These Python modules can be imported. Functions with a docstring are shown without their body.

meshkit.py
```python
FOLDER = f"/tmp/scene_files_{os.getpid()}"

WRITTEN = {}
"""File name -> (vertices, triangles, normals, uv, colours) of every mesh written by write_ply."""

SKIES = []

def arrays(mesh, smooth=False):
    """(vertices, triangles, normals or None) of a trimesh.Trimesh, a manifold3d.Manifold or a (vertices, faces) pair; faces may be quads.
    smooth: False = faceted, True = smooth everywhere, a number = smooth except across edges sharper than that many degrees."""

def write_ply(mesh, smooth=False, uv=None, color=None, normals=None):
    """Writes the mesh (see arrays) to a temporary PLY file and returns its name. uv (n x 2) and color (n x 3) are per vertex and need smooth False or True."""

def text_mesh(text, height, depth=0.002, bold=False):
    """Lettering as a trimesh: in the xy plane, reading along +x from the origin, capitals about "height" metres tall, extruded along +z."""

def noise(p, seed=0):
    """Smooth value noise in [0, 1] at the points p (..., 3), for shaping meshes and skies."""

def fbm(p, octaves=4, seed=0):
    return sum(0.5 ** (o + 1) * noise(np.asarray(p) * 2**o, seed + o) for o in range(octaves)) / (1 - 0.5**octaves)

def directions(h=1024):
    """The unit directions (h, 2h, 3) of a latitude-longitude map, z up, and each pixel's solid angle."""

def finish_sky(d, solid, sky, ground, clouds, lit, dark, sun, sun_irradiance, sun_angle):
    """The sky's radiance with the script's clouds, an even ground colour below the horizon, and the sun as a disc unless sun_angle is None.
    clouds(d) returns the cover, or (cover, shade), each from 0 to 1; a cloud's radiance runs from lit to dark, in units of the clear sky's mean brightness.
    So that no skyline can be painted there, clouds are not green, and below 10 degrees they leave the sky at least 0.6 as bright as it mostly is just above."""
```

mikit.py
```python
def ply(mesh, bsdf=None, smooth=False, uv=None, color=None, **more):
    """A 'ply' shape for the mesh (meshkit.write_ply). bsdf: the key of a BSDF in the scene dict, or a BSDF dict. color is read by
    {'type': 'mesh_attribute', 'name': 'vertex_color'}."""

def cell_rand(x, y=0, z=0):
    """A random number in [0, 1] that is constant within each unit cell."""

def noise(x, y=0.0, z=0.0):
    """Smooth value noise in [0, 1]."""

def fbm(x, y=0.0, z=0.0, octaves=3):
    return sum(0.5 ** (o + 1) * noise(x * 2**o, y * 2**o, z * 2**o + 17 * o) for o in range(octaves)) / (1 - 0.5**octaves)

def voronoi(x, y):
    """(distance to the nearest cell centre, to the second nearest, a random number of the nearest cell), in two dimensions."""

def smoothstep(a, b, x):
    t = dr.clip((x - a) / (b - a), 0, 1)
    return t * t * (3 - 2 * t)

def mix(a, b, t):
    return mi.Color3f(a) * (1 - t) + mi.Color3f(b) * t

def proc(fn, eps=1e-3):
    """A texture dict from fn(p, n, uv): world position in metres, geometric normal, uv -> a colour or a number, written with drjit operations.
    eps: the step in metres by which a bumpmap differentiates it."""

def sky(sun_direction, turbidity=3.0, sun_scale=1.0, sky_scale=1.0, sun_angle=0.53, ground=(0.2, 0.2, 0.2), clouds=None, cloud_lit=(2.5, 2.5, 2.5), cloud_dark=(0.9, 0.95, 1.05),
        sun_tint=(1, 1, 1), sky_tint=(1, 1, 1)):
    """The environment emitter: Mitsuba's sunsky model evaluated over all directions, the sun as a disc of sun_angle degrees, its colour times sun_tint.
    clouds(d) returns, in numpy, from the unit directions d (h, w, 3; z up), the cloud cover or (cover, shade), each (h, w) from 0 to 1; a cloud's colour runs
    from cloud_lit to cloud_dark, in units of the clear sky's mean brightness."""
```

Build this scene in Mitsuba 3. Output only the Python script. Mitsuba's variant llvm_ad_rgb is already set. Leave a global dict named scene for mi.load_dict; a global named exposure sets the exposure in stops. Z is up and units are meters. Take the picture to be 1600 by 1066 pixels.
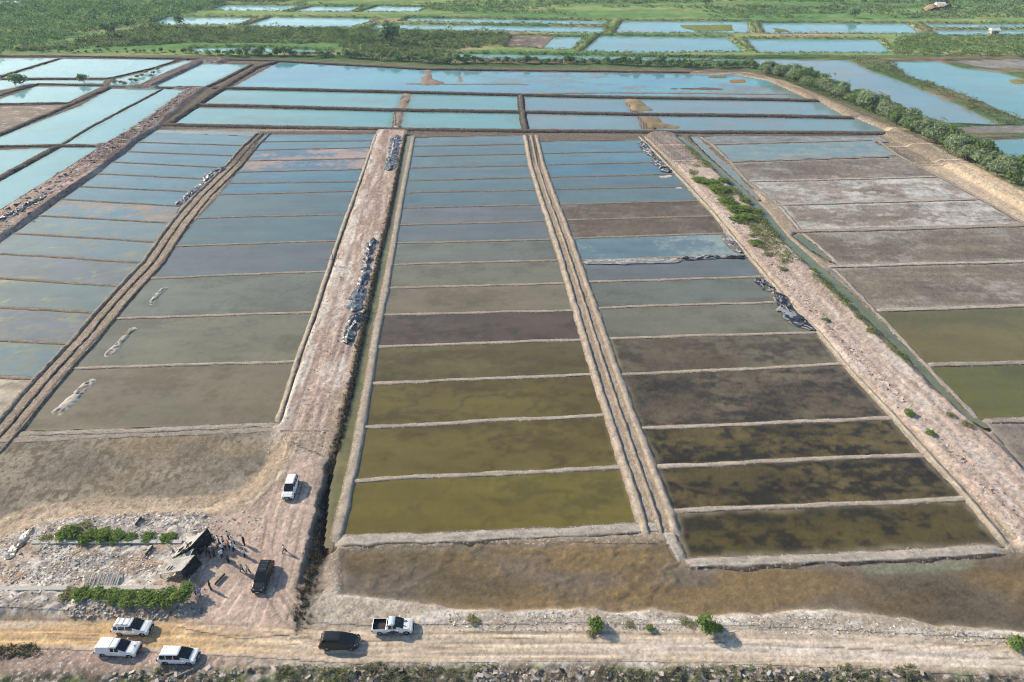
import math, numpy as np, trimesh, mitsuba as mi, mikit, meshkit
import manifold3d as m3
import shapely
from shapely.geometry import Polygon
T = mi.ScalarTransform4f
scene, labels = {'type': 'scene'}, {}

# ---------------------------------------------------------------- camera, sky, exposure
PITCH = math.radians(33.0)
scene['camera'] = {'type': 'perspective', 'fov': 2 * math.degrees(math.atan(800 / 1067)), 'fov_axis': 'x', 'near_clip': 1.0, 'far_clip': 20000.0,
                   'to_world': T().look_at(origin=[0, 0, 79], target=[0, math.cos(PITCH) * 10, 79 - math.sin(PITCH) * 10], up=[0, 0, 1])}
SUN = (-0.764, 0.389, 0.515)
scene['sky'] = mikit.sky(SUN, turbidity=4.2, sun_tint=(0.91, 1.0, 1.19), sky_tint=(0.98, 1.0, 1.0))
exposure = 2.38

# ---------------------------------------------------------------- helpers
RNG = np.random.default_rng(7)
TAB = RNG.random((512, 512))


def nz(x, y, s=1.0, seed=0, octaves=1):
    """Value noise in [0, 1] over the plane; s is the size of a cell in metres (a number or a pair)."""
    sx, sy = (s, s) if np.isscalar(s) else s
    out, amp, tot = 0.0, 1.0, 0.0
    for o in range(octaves):
        u, v = x / sx * 2**o + 37.3 * (seed + 3 * o), y / sy * 2**o + 91.7 * (seed + 5 * o)
        i, j = np.floor(u).astype(int), np.floor(v).astype(int)
        a, b = u - i, v - j
        a, b = a * a * (3 - 2 * a), b * b * (3 - 2 * b)
        i0, i1, j0, j1 = i & 511, (i + 1) & 511, j & 511, (j + 1) & 511
        out = out + amp * ((TAB[i0, j0] * (1 - a) + TAB[i1, j0] * a) * (1 - b) + (TAB[i0, j1] * (1 - a) + TAB[i1, j1] * a) * b)
        tot += amp
        amp *= 0.5
    return out / tot


def sst(a, b, x):
    t = np.clip((x - a) / (b - a), 0, 1)
    return t * t * (3 - 2 * t)


def mixc(a, b, t):
    t = np.asarray(t)[..., None]
    return np.asarray(a, float) * (1 - t) + np.asarray(b, float) * t


ALB = 0.80


def S(r, g, b, k=1.0):
    """An albedo from a colour sampled in sRGB, 0..255, under the daylight of the place."""
    c = np.array([r, g, b], float) / 255
    return np.where(c < 0.04045, c / 12.92, ((c + 0.055) / 1.055) ** 2.4) * ALB * k


def path_dist(x, y, path):
    """(signed distance to a polyline, left of it negative; metres along it; direction)."""
    p = np.asarray(path, float)
    best = np.full(np.shape(x), 1e9)
    side, along, base = np.zeros_like(best), np.zeros_like(best), 0.0
    for a, b in zip(p[:-1], p[1:]):
        d = b - a
        L = math.hypot(*d)
        d = d / L
        t = np.clip((x - a[0]) * d[0] + (y - a[1]) * d[1], 0, L)
        ex, ey = x - a[0] - t * d[0], y - a[1] - t * d[1]
        q = np.hypot(ex, ey)
        m = q < best
        best = np.where(m, q, best)
        side = np.where(m, np.where(d[1] * ex - d[0] * ey >= 0, 1.0, -1.0), side)
        along = np.where(m, base + t, along)
        base += L
    return best * side, along


def poly_dist(x, y, poly):
    """Signed distance to a polygon's outline, negative inside."""
    p = np.asarray(poly, float)
    best, inside = np.full(np.shape(x), 1e9), np.zeros(np.shape(x), bool)
    for a, b in zip(p, np.roll(p, -1, 0)):
        d = b - a
        t = np.clip(((x - a[0]) * d[0] + (y - a[1]) * d[1]) / max(d @ d, 1e-9), 0, 1)
        best = np.minimum(best, np.hypot(x - a[0] - t * d[0], y - a[1] - t * d[1]))
        if a[1] != b[1]:
            inside ^= ((a[1] > y) != (b[1] > y)) & (x < (b[0] - a[0]) * (y - a[1]) / (b[1] - a[1]) + a[0])
    return np.where(inside, -best, best)


def tag(key, label, cat=None, group=None, kind=None):
    e = {'label': label}
    if cat:
        e['category'] = cat
    if group:
        e['group'] = group
    if kind:
        e['kind'] = kind
    labels[key] = e


COUNT = {}


def numbered(name):
    n = COUNT.get(name, 0)
    COUNT[name] = n + 1
    return name if n == 0 else f'{name}_{n:03d}'


def put(name, mesh, bsdf, parent=None, smooth=False, **kw):
    key = numbered((parent + '__' if parent else '') + name)
    scene[key] = mikit.ply(mesh, bsdf, smooth=smooth, **kw)
    return key


def grid_faces(n, m):
    i, j = np.meshgrid(np.arange(n - 1), np.arange(m - 1), indexing='ij')
    a = (i * m + j).ravel()
    return np.vstack([np.stack([a, a + 1, a + m + 1], 1), np.stack([a, a + m + 1, a + m], 1)])


def rgb(v):
    return {'type': 'rgb', 'value': [float(c) for c in v]}


VC = {'type': 'mesh_attribute', 'name': 'vertex_color'}

# ---------------------------------------------------------------- materials of the land and the water
def crumbs(p, n, uv):
    g = mikit.fbm(p.x * 2.3, p.y * 2.3, p.z * 2.0, 3)
    k = mikit.fbm(p.x * 7.0 + 3.1, p.y * 7.0, p.z * 5.0, 2)
    r = mikit.cell_rand(p.x * 5.3, p.y * 4.1)
    return uv.x * (0.22 * mikit.smoothstep(0.46, 0.70, g) + 0.10 * mikit.smoothstep(0.50, 0.70, k) + 0.62 * r * r * r * mikit.smoothstep(0.25, 0.65, g))


def specks(p, n, uv):
    g = mikit.fbm(p.x * 3.4 + 11.0, p.y * 3.4 + 5.0, p.z * 3.0, 3)
    r = mikit.cell_rand(p.x * 4.7 + 50.0, p.y * 3.7)
    return uv.y * (0.30 * mikit.smoothstep(0.56, 0.72, g) + 0.8 * mikit.smoothstep(0.80, 0.95, r) * mikit.smoothstep(0.42, 0.62, g))


# bare earth: its own colour, with dark clods and pale crumbs as strong as the first uv coordinate says
scene['soil'] = {'type': 'bumpmap', 'arbitrary': mikit.proc(lambda p, n, uv: mikit.fbm(p.x * 3.1, p.y * 3.1, p.z * 3.1, 3) * 0.035, eps=0.03),
                 'bsdf': {'type': 'twosided', 'bsdf': {'type': 'blendbsdf', 'weight': mikit.proc(specks),
                          'bsdf_0': {'type': 'blendbsdf', 'weight': mikit.proc(crumbs), 'bsdf_0': {'type': 'diffuse', 'reflectance': VC}, 'bsdf_1': {'type': 'diffuse', 'reflectance': rgb((.13, .115, .095))}},
                          'bsdf_1': {'type': 'diffuse', 'reflectance': rgb((.50, .475, .44))}}}}
# turbid water over mud: how wet a spot stands is the first uv coordinate
scene['pond'] = {'type': 'blendbsdf', 'weight': mikit.proc(lambda p, n, uv: mi.Float(uv.x)),
                 'bsdf_0': {'type': 'twosided', 'bsdf': {'type': 'principled', 'base_color': VC, 'roughness': 0.7, 'specular': 0.3}},
                 'bsdf_1': {'type': 'twosided', 'bsdf': {'type': 'principled', 'base_color': VC, 'roughness': 0.07, 'specular': 0.5}}}

# ---------------------------------------------------------------- the survey: outlines in metres on the ground plane
# the four columns of salt pans: left and right ends of the low bunds, far to near
COL4L = [(9.37,262.49),(10.6,248.36),(11.95,235.46),(12.63,222.99),(13.64,211.56),(14.93,198.57),(15.8,186.28),(16.81,173.79),(17.94,160.09),(18.77,148.23),(19.68,135.54),(20.88,122.65),(21.85,109.36),(23.18,93.27),(24.37,83.51),(24.73,73.54),(25.03,64.5)]
COL4R = [(50.58,264.14),(50.07,250.63),(51.24,238.44),(56.27,226.16),(56.33,214.12),(57.44,201.57),(59.78,189.38),(59.22,177),(61.41,162.73),(61.96,150.82),(60.93,138.22),(65.9,125.22),(65.99,112.99),(68.05,95.94),(68.79,86.3),(70.75,76.2),(71.23,67.01)]
COL3L = [(-39.12,267.75),(-38.39,256.84),(-37.4,244.96),(-36.71,232.27),(-35.76,219.52),(-35.13,208.42),(-33.99,195.84),(-33.34,182.8),(-32.3,170.5),(-31.44,157.58),(-30.62,144.86),(-29.72,132.25),(-28.93,119.48),(-27.86,106.48),(-27.08,93.45),(-26.13,80.11),(-25.1,68.31)]
COL3R = [(4.71,270.92),(5.25,259.56),(5.64,247.62),(6.68,234.77),(7.28,222.61),(8.03,210.75),(9.03,198.41),(10.01,185.91),(10.94,173.15),(11.98,160.31),(12.77,147.57),(14,134.58),(15.2,122.15),(15.91,109.36),(16.77,96.85),(17.57,83.36),(18.8,70.75)]
COL2L = [(-97.77,271.79),(-97.67,262.49),(-96.12,252.16),(-94.31,239.92),(-94,228.1),(-93.16,216.85),(-92.49,206.74),(-92.22,187.94),(-90.84,168.62),(-89.14,150.14),(-88.54,130.85),(-88.07,111.43),(-86.96,92.75)]
COL2R = [(-54.35,271.79),(-54.05,264.14),(-53.73,255.26),(-52.42,242.49),(-51.65,230.73),(-50.71,218.66),(-50.29,209.84),(-49.1,190.84),(-47.98,172.32),(-46.22,153.93),(-44.92,133.66),(-43.66,114.01),(-42,94.68)]
COL1L = [(-143.77,275.31),(-144.1,262.08),(-142.39,250.63),(-142.34,238.44),(-141.1,226.16),(-141.03,214.12),(-140.72,202.64),(-139.9,189.87),(-139.86,177),(-139.53,164.66),(-140.52,151.85),(-140.87,138.34),(-141.1,124.7),(-141.31,110.66),(-141.31,94.86)]
COL1R = [(-101.04,270.06),(-101.26,257.63),(-101.21,245.4),(-101.14,232.74),(-102.35,221.12),(-102.82,209.27),(-101.64,197.37),(-98.65,184.18),(-97.01,171.49),(-95.53,158.61),(-94.99,146.16),(-94.21,133.38),(-93.57,120.48),(-93.2,108.08),(-92.73,93.45)]
# strips between them: ridges with ditches
DIV34 = [(7.36,271.79),(8.79,235.46),(10.7,210.41),(13.46,180.09),(15.49,153.93),(16.82,134.81),(18.33,112.88),(20.11,93.27),(20.98,82.16),(21.78,73.54),(22,68.31)]
DIV12 = [(-99.34,274.43),(-99.32,257.63),(-97.79,232.74),(-97.87,207.02),(-96.25,184.18),(-92.73,158.61),(-92.5,146.16),(-92.03,133.38),(-91.06,122.91),(-90.88,111.54),(-90.35,101.96),(-89.68,92.75),(-89.52,81.13)]
EDGE4 = [(51.02,270.06),(54.17,248.36),(57.81,221.12),(61.15,191.82),(63.15,164.66),(65.36,139.86),(67.59,124.18),(68.64,108.93),(70.22,97.58),(71.2,88.06),(72.54,76.88),(73.11,66.43)]
EDGE2 = [(-53.73,272.67),(-49.54,207.02),(-47.28,169.03),(-44.5,133.09),(-43.4,114.01),(-41.72,94.5)]
CANAL = [(-40.41,270.06),(-36.83,221.12),(-34.17,183.72),(-33.14,162.73),(-32.03,148.46),(-30.48,124.96),(-29,104.35),(-28.26,89.7),(-27.35,77.57),(-26.64,66.78)]
BANK = [(-41.43,270.06),(-37.69,215.06),(-35.47,183.72),(-34.05,158.98),(-32.83,135.97),(-30.97,112.88),(-30.03,98.51),(-29.55,84.89),(-28.65,73.54),(-28.26,63.94),(-27.72,54.29)]
EDGE3 = [(-38.9,270.06),(-35.76,221.12),(-33.25,183.72),(-30.98,151.85),(-29.69,130.3),(-27.65,104.35),(-26.21,82.61),(-25.84,67.36)]
CENTRE_TRACK = [(-48.27,277.1),(-44.26,227.45),(-41.08,188.42),(-39.17,158.98),(-37.68,133.09),(-36.78,112.88),(-36.27,98.51),(-35.73,86.46),(-34.71,74.86),(-34.63,66.2),(-34.57,58.65),(-34.11,52.02)]
RIGHT_TRACK = [(59.36,270.06),(63.84,228.75),(66.61,190.84),(68.52,166.62),(70.47,143.59),(72.36,122.4),(74.37,106.4),(76.51,93.97),(77.89,82.61),(79.23,71.62),(80.62,60.19)]
DIKE_ROAD = [(98.65,381.47),(123.71,379.91),(134.84,362.06),(142.08,329.25),(147.56,293.15),(152.34,274.43),(154.61,256.05),(156.28,232.74),(157.71,209.27),(158.91,189.38),(160.07,160.84)]
LEFT_TRACK = [(-172.99,416.98),(-177.94,379.91),(-183.03,353.68)]
LEFT_TRACK2 = [(-158.72,350.96),(-156.64,323.3),(-152.18,285.41),(-150.45,262.49),(-148.99,227.45),(-147.82,199.46),(-147.21,182.8),(-145.45,158.98),(-142.74,130.3)]
ROAD = [(-90.5,53.37),(-74.05,53.37),(-65.65,53.1),(-57.34,52.91),(-44.86,52.46),(-32.43,51.84),(-19.29,50.96),(-8.05,51.13),(8.07,51.31),(24.15,51.13),(39.98,50.44),(63.12,49.07),(85.64,47.75)]
SPUR = [(-83.33,63.94),(-78.35,67.36),(-74.83,70.75),(-70.85,73.02),(-64.97,73.93),(-54.25,74.2),(-46.41,74.33),(-41,75.93),(-38.95,82.61),(-38.24,89.7)]
COMPOUND = [(-78.66,65.06),(-75.21,68.31),(-71.28,71.24),(-66.31,72.77),(-52.99,73.54),(-39.46,74.2),(-35.68,69.76),(-36.69,63.94),(-39.94,59.16),(-42.06,55.71),(-54.43,55.23),(-66.99,55.23),(-74.02,55.71)]
YARD = [(-46.12,73.54),(-40.96,78.97),(-38.34,88.06),(-32.12,84.89),(-28.65,73.54),(-27.73,61.76),(-27.64,53.37),(-34.34,52.73),(-42.33,54.29),(-44.44,61.76)]
FIELD = [(-109.54,88.06),(-88.66,89.7),(-40.76,92.75),(-38.73,82.61),(-39.88,75.52),(-54.37,74.46),(-66.09,74.2),(-75.13,71.24),(-80.88,65.63),(-88.87,61.76)]
MUD = [(-25.12,66.2),(-9.33,67.36),(22.94,67.83),(24.45,63.06),(45.29,63.94),(72.54,65.51),(82.96,65.97),(72.46,51.13),(65.42,52.73),(53.12,54.29),(42.13,55.9),(37.17,56.19),(25.19,55.52),(20.99,55.52),(13.51,56.09),(5.07,56.19),(-0.84,55.9),(-8.52,57.06),(-17.16,57.85),(-22.9,58.65)]
NEAR_BANK = 48.0          # y of the rough bank below the road
TYRES = [([(-82.71,53.92),(-66.11,53.83),(-49.49,53.64),(-32.77,52.91),(-16.2,51.75),(8.12,52.02),(32.37,51.66),(63.65,49.92),(86.35,48.57)], -.3), ([(-81.63,52.55),(-65.14,52.28),(-48.56,51.66),(-28.18,51.13),(-7.98,50.26),(15.97,50.26),(39.71,49.75),(62.8,48.57)], .26),
         ([(-40.89,52.73),(-24.36,52.02),(-8.09,51.66),(16.12,51.22),(40.12,50.78),(63.33,49.41)], .28), ([(-64.3,50.96),(-52.79,52.02),(-40.4,51.48),(-15.94,50.09),(7.94,49.75),(31.66,49.41)], -.26),
         ([(-38.86,98.51),(-37.79,88.06),(-36.86,78.97),(-36.64,69.76),(-36.44,61.76),(-37.85,55.71),(-42.6,52.91)], .36), ([(-33.25,89.7),(-32.77,78.97),(-32.16,69.76),(-31.28,61.76),(-31.12,55.71),(-34.11,52.02)], -.34),
         ([(-32.97,98.51),(-33.08,88.06),(-33.02,77.57),(-33.44,68.55),(-33.02,60.71),(-33.2,54.29)], .32), ([(-36.35,78.97),(-36.31,73.54),(-35.28,66.2),(-33.15,59.67),(-29.18,54.76),(-22.74,52.02)], -.34), ([(-41.14,53.37),(-37.01,55.71),(-34.89,59.67),(-34.17,66.2),(-35.33,73.54)], .2),
         ([(-63.94,57.16),(-61.13,55.23),(-60.88,53.37),(-62.26,51.57)], -.3), ([(-36.86,52.91),(-34.64,56.19),(-31.11,58.65),(-28.43,55.71),(-26.8,52.02)], .34), ([(-37.68,98.51),(-37.03,88.06),(-37.48,77.57),(-39.25,73.54)], -.3)]
CANAL5 = [(66,269.2),(69.62,243.93),(73.28,215.06),(75.29,194.32),(75.26,174),(77.78,155.71),(80.19,134.52),(82.22,114.47),(83.01,97.03),(84.19,93.45)]
CANAL5B = [(71.54,269.2),(73.02,248.36),(75.24,226.16),(76.85,202.64)]
CANAL5C = [(79.4,175.71),(80.8,167.42),(82.58,160.09)]
TREE_LINE = [(135.19,383.04),(144.45,366.38),(150.88,340.44),(156.55,317.53),(159.3,295.14),(160.45,275.31),(163.11,258.43),(163.85,238.23),(166.01,222.99),(168.38,203.72),(170.31,179.2)]

# every other water or mud surface: (kind, label, outline)
PONDS = [
    ('farmix', 'wide pale pond filling the top of the large block behind two long dark dikes', [(-133.46,415.16),(-44.67,392.69),(0,389.43),(119.06,381.47),(131.78,367.84),(138.63,330.46),(141.33,325.66),(119.27,328.04),(0,336.64),(-46.49,343.02),(-138.95,352.32)]),
    ('far', 'long turquoise pond left of the mud bar, second row of the large block', [(-145.59,349.62),(-52.65,340.44),(-50.8,309.76),(-142.64,317.53)]),
    ('far', 'short turquoise pond between mud bar and thin bund, second row of the large block', [(-48.03,340.44),(3.65,335.39),(4.22,306.52),(-47.11,309.76)]),
    ('fargrey', 'blue pond right of the thin bund, second row of the large block', [(4.86,335.39),(52.51,330.46),(52.13,303.34),(5.34,306.52)]),
    ('fargrey', 'grey blue pond at the right end of the second row of the large block', [(57.01,330.46),(141.77,324.47),(143.39,298.17),(55.59,302.3)]),
    ('far', 'long turquoise pond left of the mud bar, third row of the large block', [(-143.05,314.16),(-51.91,307.59),(-49.07,280.74),(-141.46,284.47)]),
    ('far', 'short turquoise pond between mud bar and thin bund, third row of the large block', [(-47.39,307.59),(4.19,304.4),(5.18,278.01),(-45.29,279.83)]),
    ('fargrey', 'blue grey pond right of the thin bund, third row of the large block', [(5.31,304.4),(53.88,300.22),(52.26,276.21),(5.95,278.01)]),
    ('fargrey', 'pale grey pond at the right end of the third row of the large block', [(55.26,300.22),(147.05,295.14),(151.57,274.43),(59.21,276.21)]),
    ('cyan', 'narrow bright pond between a thin bund and the rubble track at far left', [(-171.74,349.62),(-159.55,348.28),(-154.55,275.31),(-154.99,259.23),(-171.64,258.43)]),
    ('cyan', 'broad bright pond left of the thin slanting bund at far left', [(-197.9,349.62),(-172.06,349.62),(-172.12,258.43),(-194.26,257.63),(-203.58,249.87),(-202.07,270.06),(-195.09,316.4)]),
    ('cyan', 'corner pond cut off by the left edge, above the slanting dark dike', [(-208.32,249.87),(-172.29,255.26),(-172.87,223.62),(-174.54,201.04)]),
    ('cyan', 'bright triangular pond beside the rubble track at the left edge', [(-169.64,255.26),(-154.22,255.26),(-153.5,192.81),(-152.06,158.98),(-171.63,186.05),(-170.91,220.5)]),
    ('cyan', 'small bright pond above the bare brown pan at far left', [(-237.31,355.05),(-204.42,355.05),(-204.05,323.3),(-233.36,319.82),(-248.56,316.4),(-239.29,329.25)]),
    ('brown', 'bare dry brown pan at the left edge', [(-247.04,314.16),(-202.4,318.67),(-204.82,274.43),(-205.13,252.16)]),
    ('cyan', 'large bright pond in front of the mangrove scrub at far left', [(-262.49,424.41),(-195.16,422.53),(-198.22,392.69),(-212.17,373.79),(-266.3,373.79)]),
    ('cyan', 'bright pond in the far left corner beside a slanting bund', [(-360.39,426.31),(-265.79,426.31),(-271.53,378.36),(-289.91,332.91)]),
    ('cyan', 'thin bright channel behind the small pond at far left', [(-277.71,369.32),(-209.2,367.84),(-207.23,360.64),(-242.84,360.64),(-255.31,335.39)]),
    ('cyan', 'bright pond strewn with drowned shrubs at far left', [(-188.45,420.67),(-184.02,418.82),(-186.85,355.05),(-201.91,356.44),(-206.3,369.32),(-196.13,392.69)]),
    ('cyan', 'bright pond right of the first rubble track at far left', [(-175.36,411.55),(-148.02,408.01),(-152.91,352.32),(-178.26,353.68)]),
    ('grey', 'thin channel along the top of the pans left of the double ditch', [(-143.79,278.91),(-101.68,276.21),(-101.29,270.06),(-143.89,274.43)]),
    # right of the right-hand track
    ('salt3', 'grey water with mud streaks along the top of the salt flats at right', [(75.07,269.2),(143.98,270.06),(146.01,262.49),(75.86,260.04)]),
    ('grey', 'teal grey shallow pan, first of the salt flats at right', [(75.96,258.43),(139.34,264.14),(140.74,246.13),(78.21,239.63)]),
    ('salt2', 'brown and grey drying pan, second of the salt flats at right', [(78.06,238.23),(140.63,243.93),(144.03,224.25),(78.44,219.88)]),
    ('salt', 'white crusted pan, third of the salt flats at right', [(78.76,218.05),(144.02,222.99),(146.64,204.27),(81.6,199.46)]),
    ('salt', 'half white half brown pan, fourth of the salt flats at right', [(82.49,197.37),(146.2,202.11),(148.52,183.72),(81.32,179.64)]),
    ('salt2', 'brown pan with a grey pool at left, fifth of the salt flats at right', [(81.63,177.44),(153.96,181.89),(154.22,161.97),(83.38,157.51)]),
    ('salt2', 'wide brown pan with white streaks, above the green ponds at right', [(79.59,155.35),(154.52,160.09),(154.02,138.95),(82.34,135.1)]),
    ('green', 'olive green pond below the brown salt flats at right', [(83.29,133.95),(154.29,137.45),(152.63,116.09),(83.74,113.11)]),
    ('green2', 'bright green pond at the right edge', [(83.91,112.43),(152.43,115.16),(151.57,97.03),(84.61,95.76)]),
    ('mudgrey', 'grey drying mud below the bright green pond at the right edge', [(85.38,94.5),(150.82,96.3),(145.32,76.2),(84.63,76.88)]),
    # beyond the tree line, right
    ('fargrey', 'large blue pond beyond the row of grey green trees at right', [(140.22,424.41),(194.76,420.67),(195.43,392.69),(200.06,359.23),(202.94,317.53),(202.24,286.36),(178.32,287.31),(168.25,305.46),(158.53,329.25),(148.07,376.83),(139.92,399.37)]),
    ('far', 'blue pond in the upper right corner behind the grassy bund', [(216.32,415.16),(244.77,416.98),(247.96,399.37),(263.28,389.43),(265.42,370.8),(291.78,335.39),(226.12,248.36),(215.97,292.16),(214.84,339.17),(208.64,376.83)]),
    ('far', 'small blue pond at the right edge below the stony strip', [(180.5,264.14),(199.93,266.65),(241.84,269.2),(184.58,193.31),(183.07,232.74),(179.91,249.87)]),
    ('mudgrey', 'grey stony strip at the right edge', [(181.09,282.59),(211.73,285.41),(262.31,289.24),(250.91,274.43),(178.73,273.54)]),
    ('far', 'thin long pond behind the row of trees in the distance', [(-36.3,440.02),(60.79,432.09),(135.94,422.53),(135.66,415.16),(59.12,418.82),(-35.38,422.53)]),
    ('far', 'trapezoid blue pond in the middle distance', [(59.77,503.73),(145.44,496.13),(141.54,442.04),(77.24,440.02),(42.05,444.08)]),
    ('far', 'blue pond with a raft of weed in the distance', [(83.98,569.9),(178.76,566.7),(165.46,511.55),(70.79,511.55)]),
    ('far', 'small blue pond beside a brown patch in the distance', [(28.53,498.64),(48.41,498.64),(36.27,450.3),(17.82,452.41)]),
    ('brown', 'brown drying patch in the distance', [(0,503.73),(28.66,501.17),(18.29,454.53),(-4.01,458.84)]),
    ('far', 'blue pond right of the narrow grassy bund in the distance', [(154.78,491.17),(242.79,488.72),(229.39,440.02),(148.68,440.02)]),
    ('far', 'distant blue pond behind the grassy dike with a weed raft at its left', [(185.59,560.39),(295.62,557.28),(282.7,508.92),(174.37,508.92)]),
    ('far', 'blue pond in front of the white roofed hut in the distance', [(304.6,554.21),(428.34,554.21),(413.71,533.53),(299.71,533.53)]),
    ('far', 'thin blue pond beside the white roofed hut in the distance', [(297.27,527.87),(409.71,527.87),(392.64,503.73),(288.78,501.17)]),
    ('cyan', 'pale pond among scrub, nearest of the distant left group', [(-269.92,551.17),(-271.12,589.84),(-200.51,586.43),(-199.84,551.17),(-234.42,545.17)]),
    ('cyan', 'pale pond left of a slanting bund in the distance', [(-198.68,539.29),(-188.98,589.84),(-112.19,583.06),(-103.07,573.14),(-116.41,536.39)]),
    ('cyan', 'pale thin pond in the distance, left of three', [(-252.91,626.08),(-251.31,662.39),(-179.56,658.17),(-189.53,618.51)]),
    ('cyan', 'pale thin pond in the distance, middle of three', [(-184.81,614.79),(-171.85,653.99),(-127.86,649.86),(-133.51,614.79)]),
    ('cyan', 'pale thin pond in the distance, right of three', [(-127.75,614.79),(-116.42,653.99),(-72.75,649.86),(-77.49,614.79)]),
    ('cyan', 'bright thin pond in the far upper left corner', [(-500.31,688.84),(-433.17,693.44),(-426.34,662.39),(-471.21,645.78)]),
    ('cyan', 'pale thin pond behind the dike at left', [(-199.64,456.68),(-161.08,461.02),(-111.9,448.21),(-109.17,436.02),(-194.69,444.08)]),
    ('far', 'long pale pond in the distance, front one of two', [(-105.21,530.69),(-99.95,554.21),(-18.85,548.15),(67.31,539.29),(62.82,511.55),(-44.87,519.6)]),
    ('far', 'long pale pond in the distance, back one of two', [(-84.52,566.7),(-80.2,586.43),(73.24,569.9),(68.32,548.15),(-19.13,557.28)]),
    ('mudgrey', 'grey drying mud among scrub at the right edge', [(250.29,416.98),(306.61,424.41),(336.53,424.41),(316.43,396.01),(260.18,396.01)]),
]
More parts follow.
